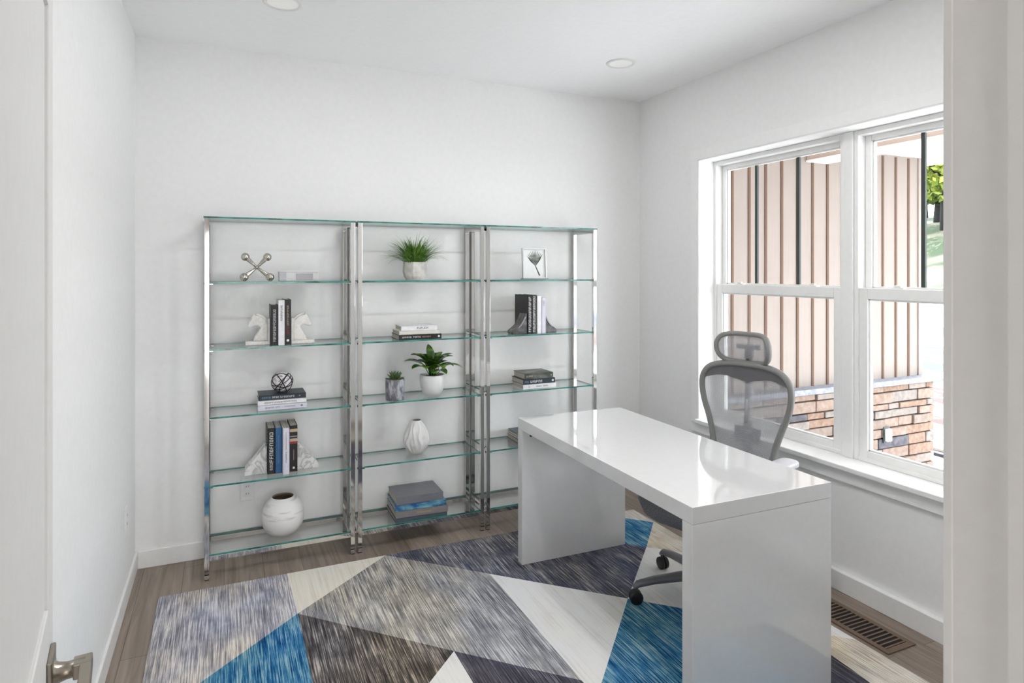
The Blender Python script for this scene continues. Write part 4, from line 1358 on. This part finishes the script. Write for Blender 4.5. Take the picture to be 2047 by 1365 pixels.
tree('shade_tree', 73.6, 46.0, 6.6, 9.4, 3.6, 0.36, M['leaf_b'], 'smaller tree just behind the forked trunk on the bank', 2)
for i, (x, y, h, cr_) in enumerate(((87, 46, 10, 4.4), (87, 56, 11, 4.6), (87, 66, 10, 4.4), (87, 36, 10, 4.5), (87, 26, 11, 4.6))):
    tree('woodland_tree', x, y, 8.0, h, cr_, 0.3, M['leaf_b'] if i % 2 else M['leaf_a'], 'leafy tree in the woodland row behind the grassy bank', 10 + i, group='woodland trees behind the bank')

# ------------------------------------------------------------------ light
W = bpy.data.worlds.new('sky')
SC.world = W
W.use_nodes = True
nt = W.node_tree
nt.nodes.clear()
wo = nt.nodes.new('ShaderNodeOutputWorld')
bg = nt.nodes.new('ShaderNodeBackground')
sky = nt.nodes.new('ShaderNodeTexSky')
sky.sky_type = 'PREETHAM'
sky.turbidity = 4.0
sky.sun_direction = Vector((0.62, 0.40, 0.66)).normalized()
mixc = nt.nodes.new('ShaderNodeMix')
mixc.data_type = 'RGBA'
mixc.inputs['Factor'].default_value = 0.8
mixc.inputs['B'].default_value = (0.92, 0.95, 1.0, 1)
nt.links.new(sky.outputs[0], mixc.inputs['A'])
nt.links.new(mixc.outputs['Result'], bg.inputs['Color'])
bg.inputs['Strength'].default_value = 8.6
nt.links.new(bg.outputs[0], wo.inputs[0])

def lamp(name, kind, loc, energy, color=(1, 1, 1), size=None, rot=None, shape=None, size_y=None, spread=None):
    l = bpy.data.lights.new(name, kind)
    l.energy = energy
    l.color = color
    if size is not None and kind == 'AREA':
        l.size = size
        if shape: l.shape = shape
        if size_y: l.size_y = size_y
        if spread: l.spread = spread
    o = bpy.data.objects.new(name, l)
    COL.objects.link(o)
    o.location = loc
    if rot: o.rotation_euler = rot
    return o
s = lamp('sun', 'SUN', (8, 8, 12), 15.0, (1.0, 0.98, 0.95))
s.data.angle = R(0.6)
s.rotation_euler = Vector((-0.62, -0.40, -0.66)).to_track_quat('-Z', 'Y').to_euler()
for x, y, e in ((2.075, 3.078, 0.5), (0.238, 3.0, 0.5), (1.4, 1.7, 9.0), (0.95, 1.7, 9.0)):  # weak pair sits at the ceiling fixtures; strong pair is added unseen fill
    lamp('downlight_and_fill_lamp', 'AREA', (x, y, ZC - 0.012), e, (1.0, 0.99, 0.98), 0.13, None, 'DISK')
lamp('hall_fill_light', 'AREA', (0.4, -3.3, 0.95), 82.0, (0.97, 0.985, 1.0), 3.0, (R(90), 0, 0), 'RECTANGLE', 2.2)  # added fill panel behind the camera, there is no window here

# ------------------------------------------------------------------ camera
F_PX, VPX, HY, CXP = 1275.0, 448.0, 540.0, 1023.5
th = math.atan((CXP - VPX) / F_PX)
cam = bpy.data.cameras.new('camera')
cam.sensor_fit = 'HORIZONTAL'
cam.sensor_width = 36.0
cam.lens = 36.0 * F_PX / 2047.0
cam.shift_y = -(682.5 - HY) / 2047.0
cam.clip_start = 0.05
cam.clip_end = 400
co = bpy.data.objects.new('camera', cam)
COL.objects.link(co)
co.location = (0, 0, 1.52)
co.rotation_euler = (R(90), 0, -th)
SC.camera = co

SC.view_settings.view_transform = 'Standard'
SC.view_settings.look = 'None'
SC.view_settings.gamma = 1.0
SC.view_settings.exposure = 0.24
SC.view_settings.use_curve_mapping = False
SC.cycles.use_denoising = True
SC.cycles.max_bounces = 14
SC.cycles.diffuse_bounces = 6
SC.cycles.glossy_bounces = 6
SC.cycles.transparent_max_bounces = 24
SC.cycles.sample_clamp_indirect = 8.0
SC.cycles.caustics_reflective = False
SC.cycles.caustics_refractive = False
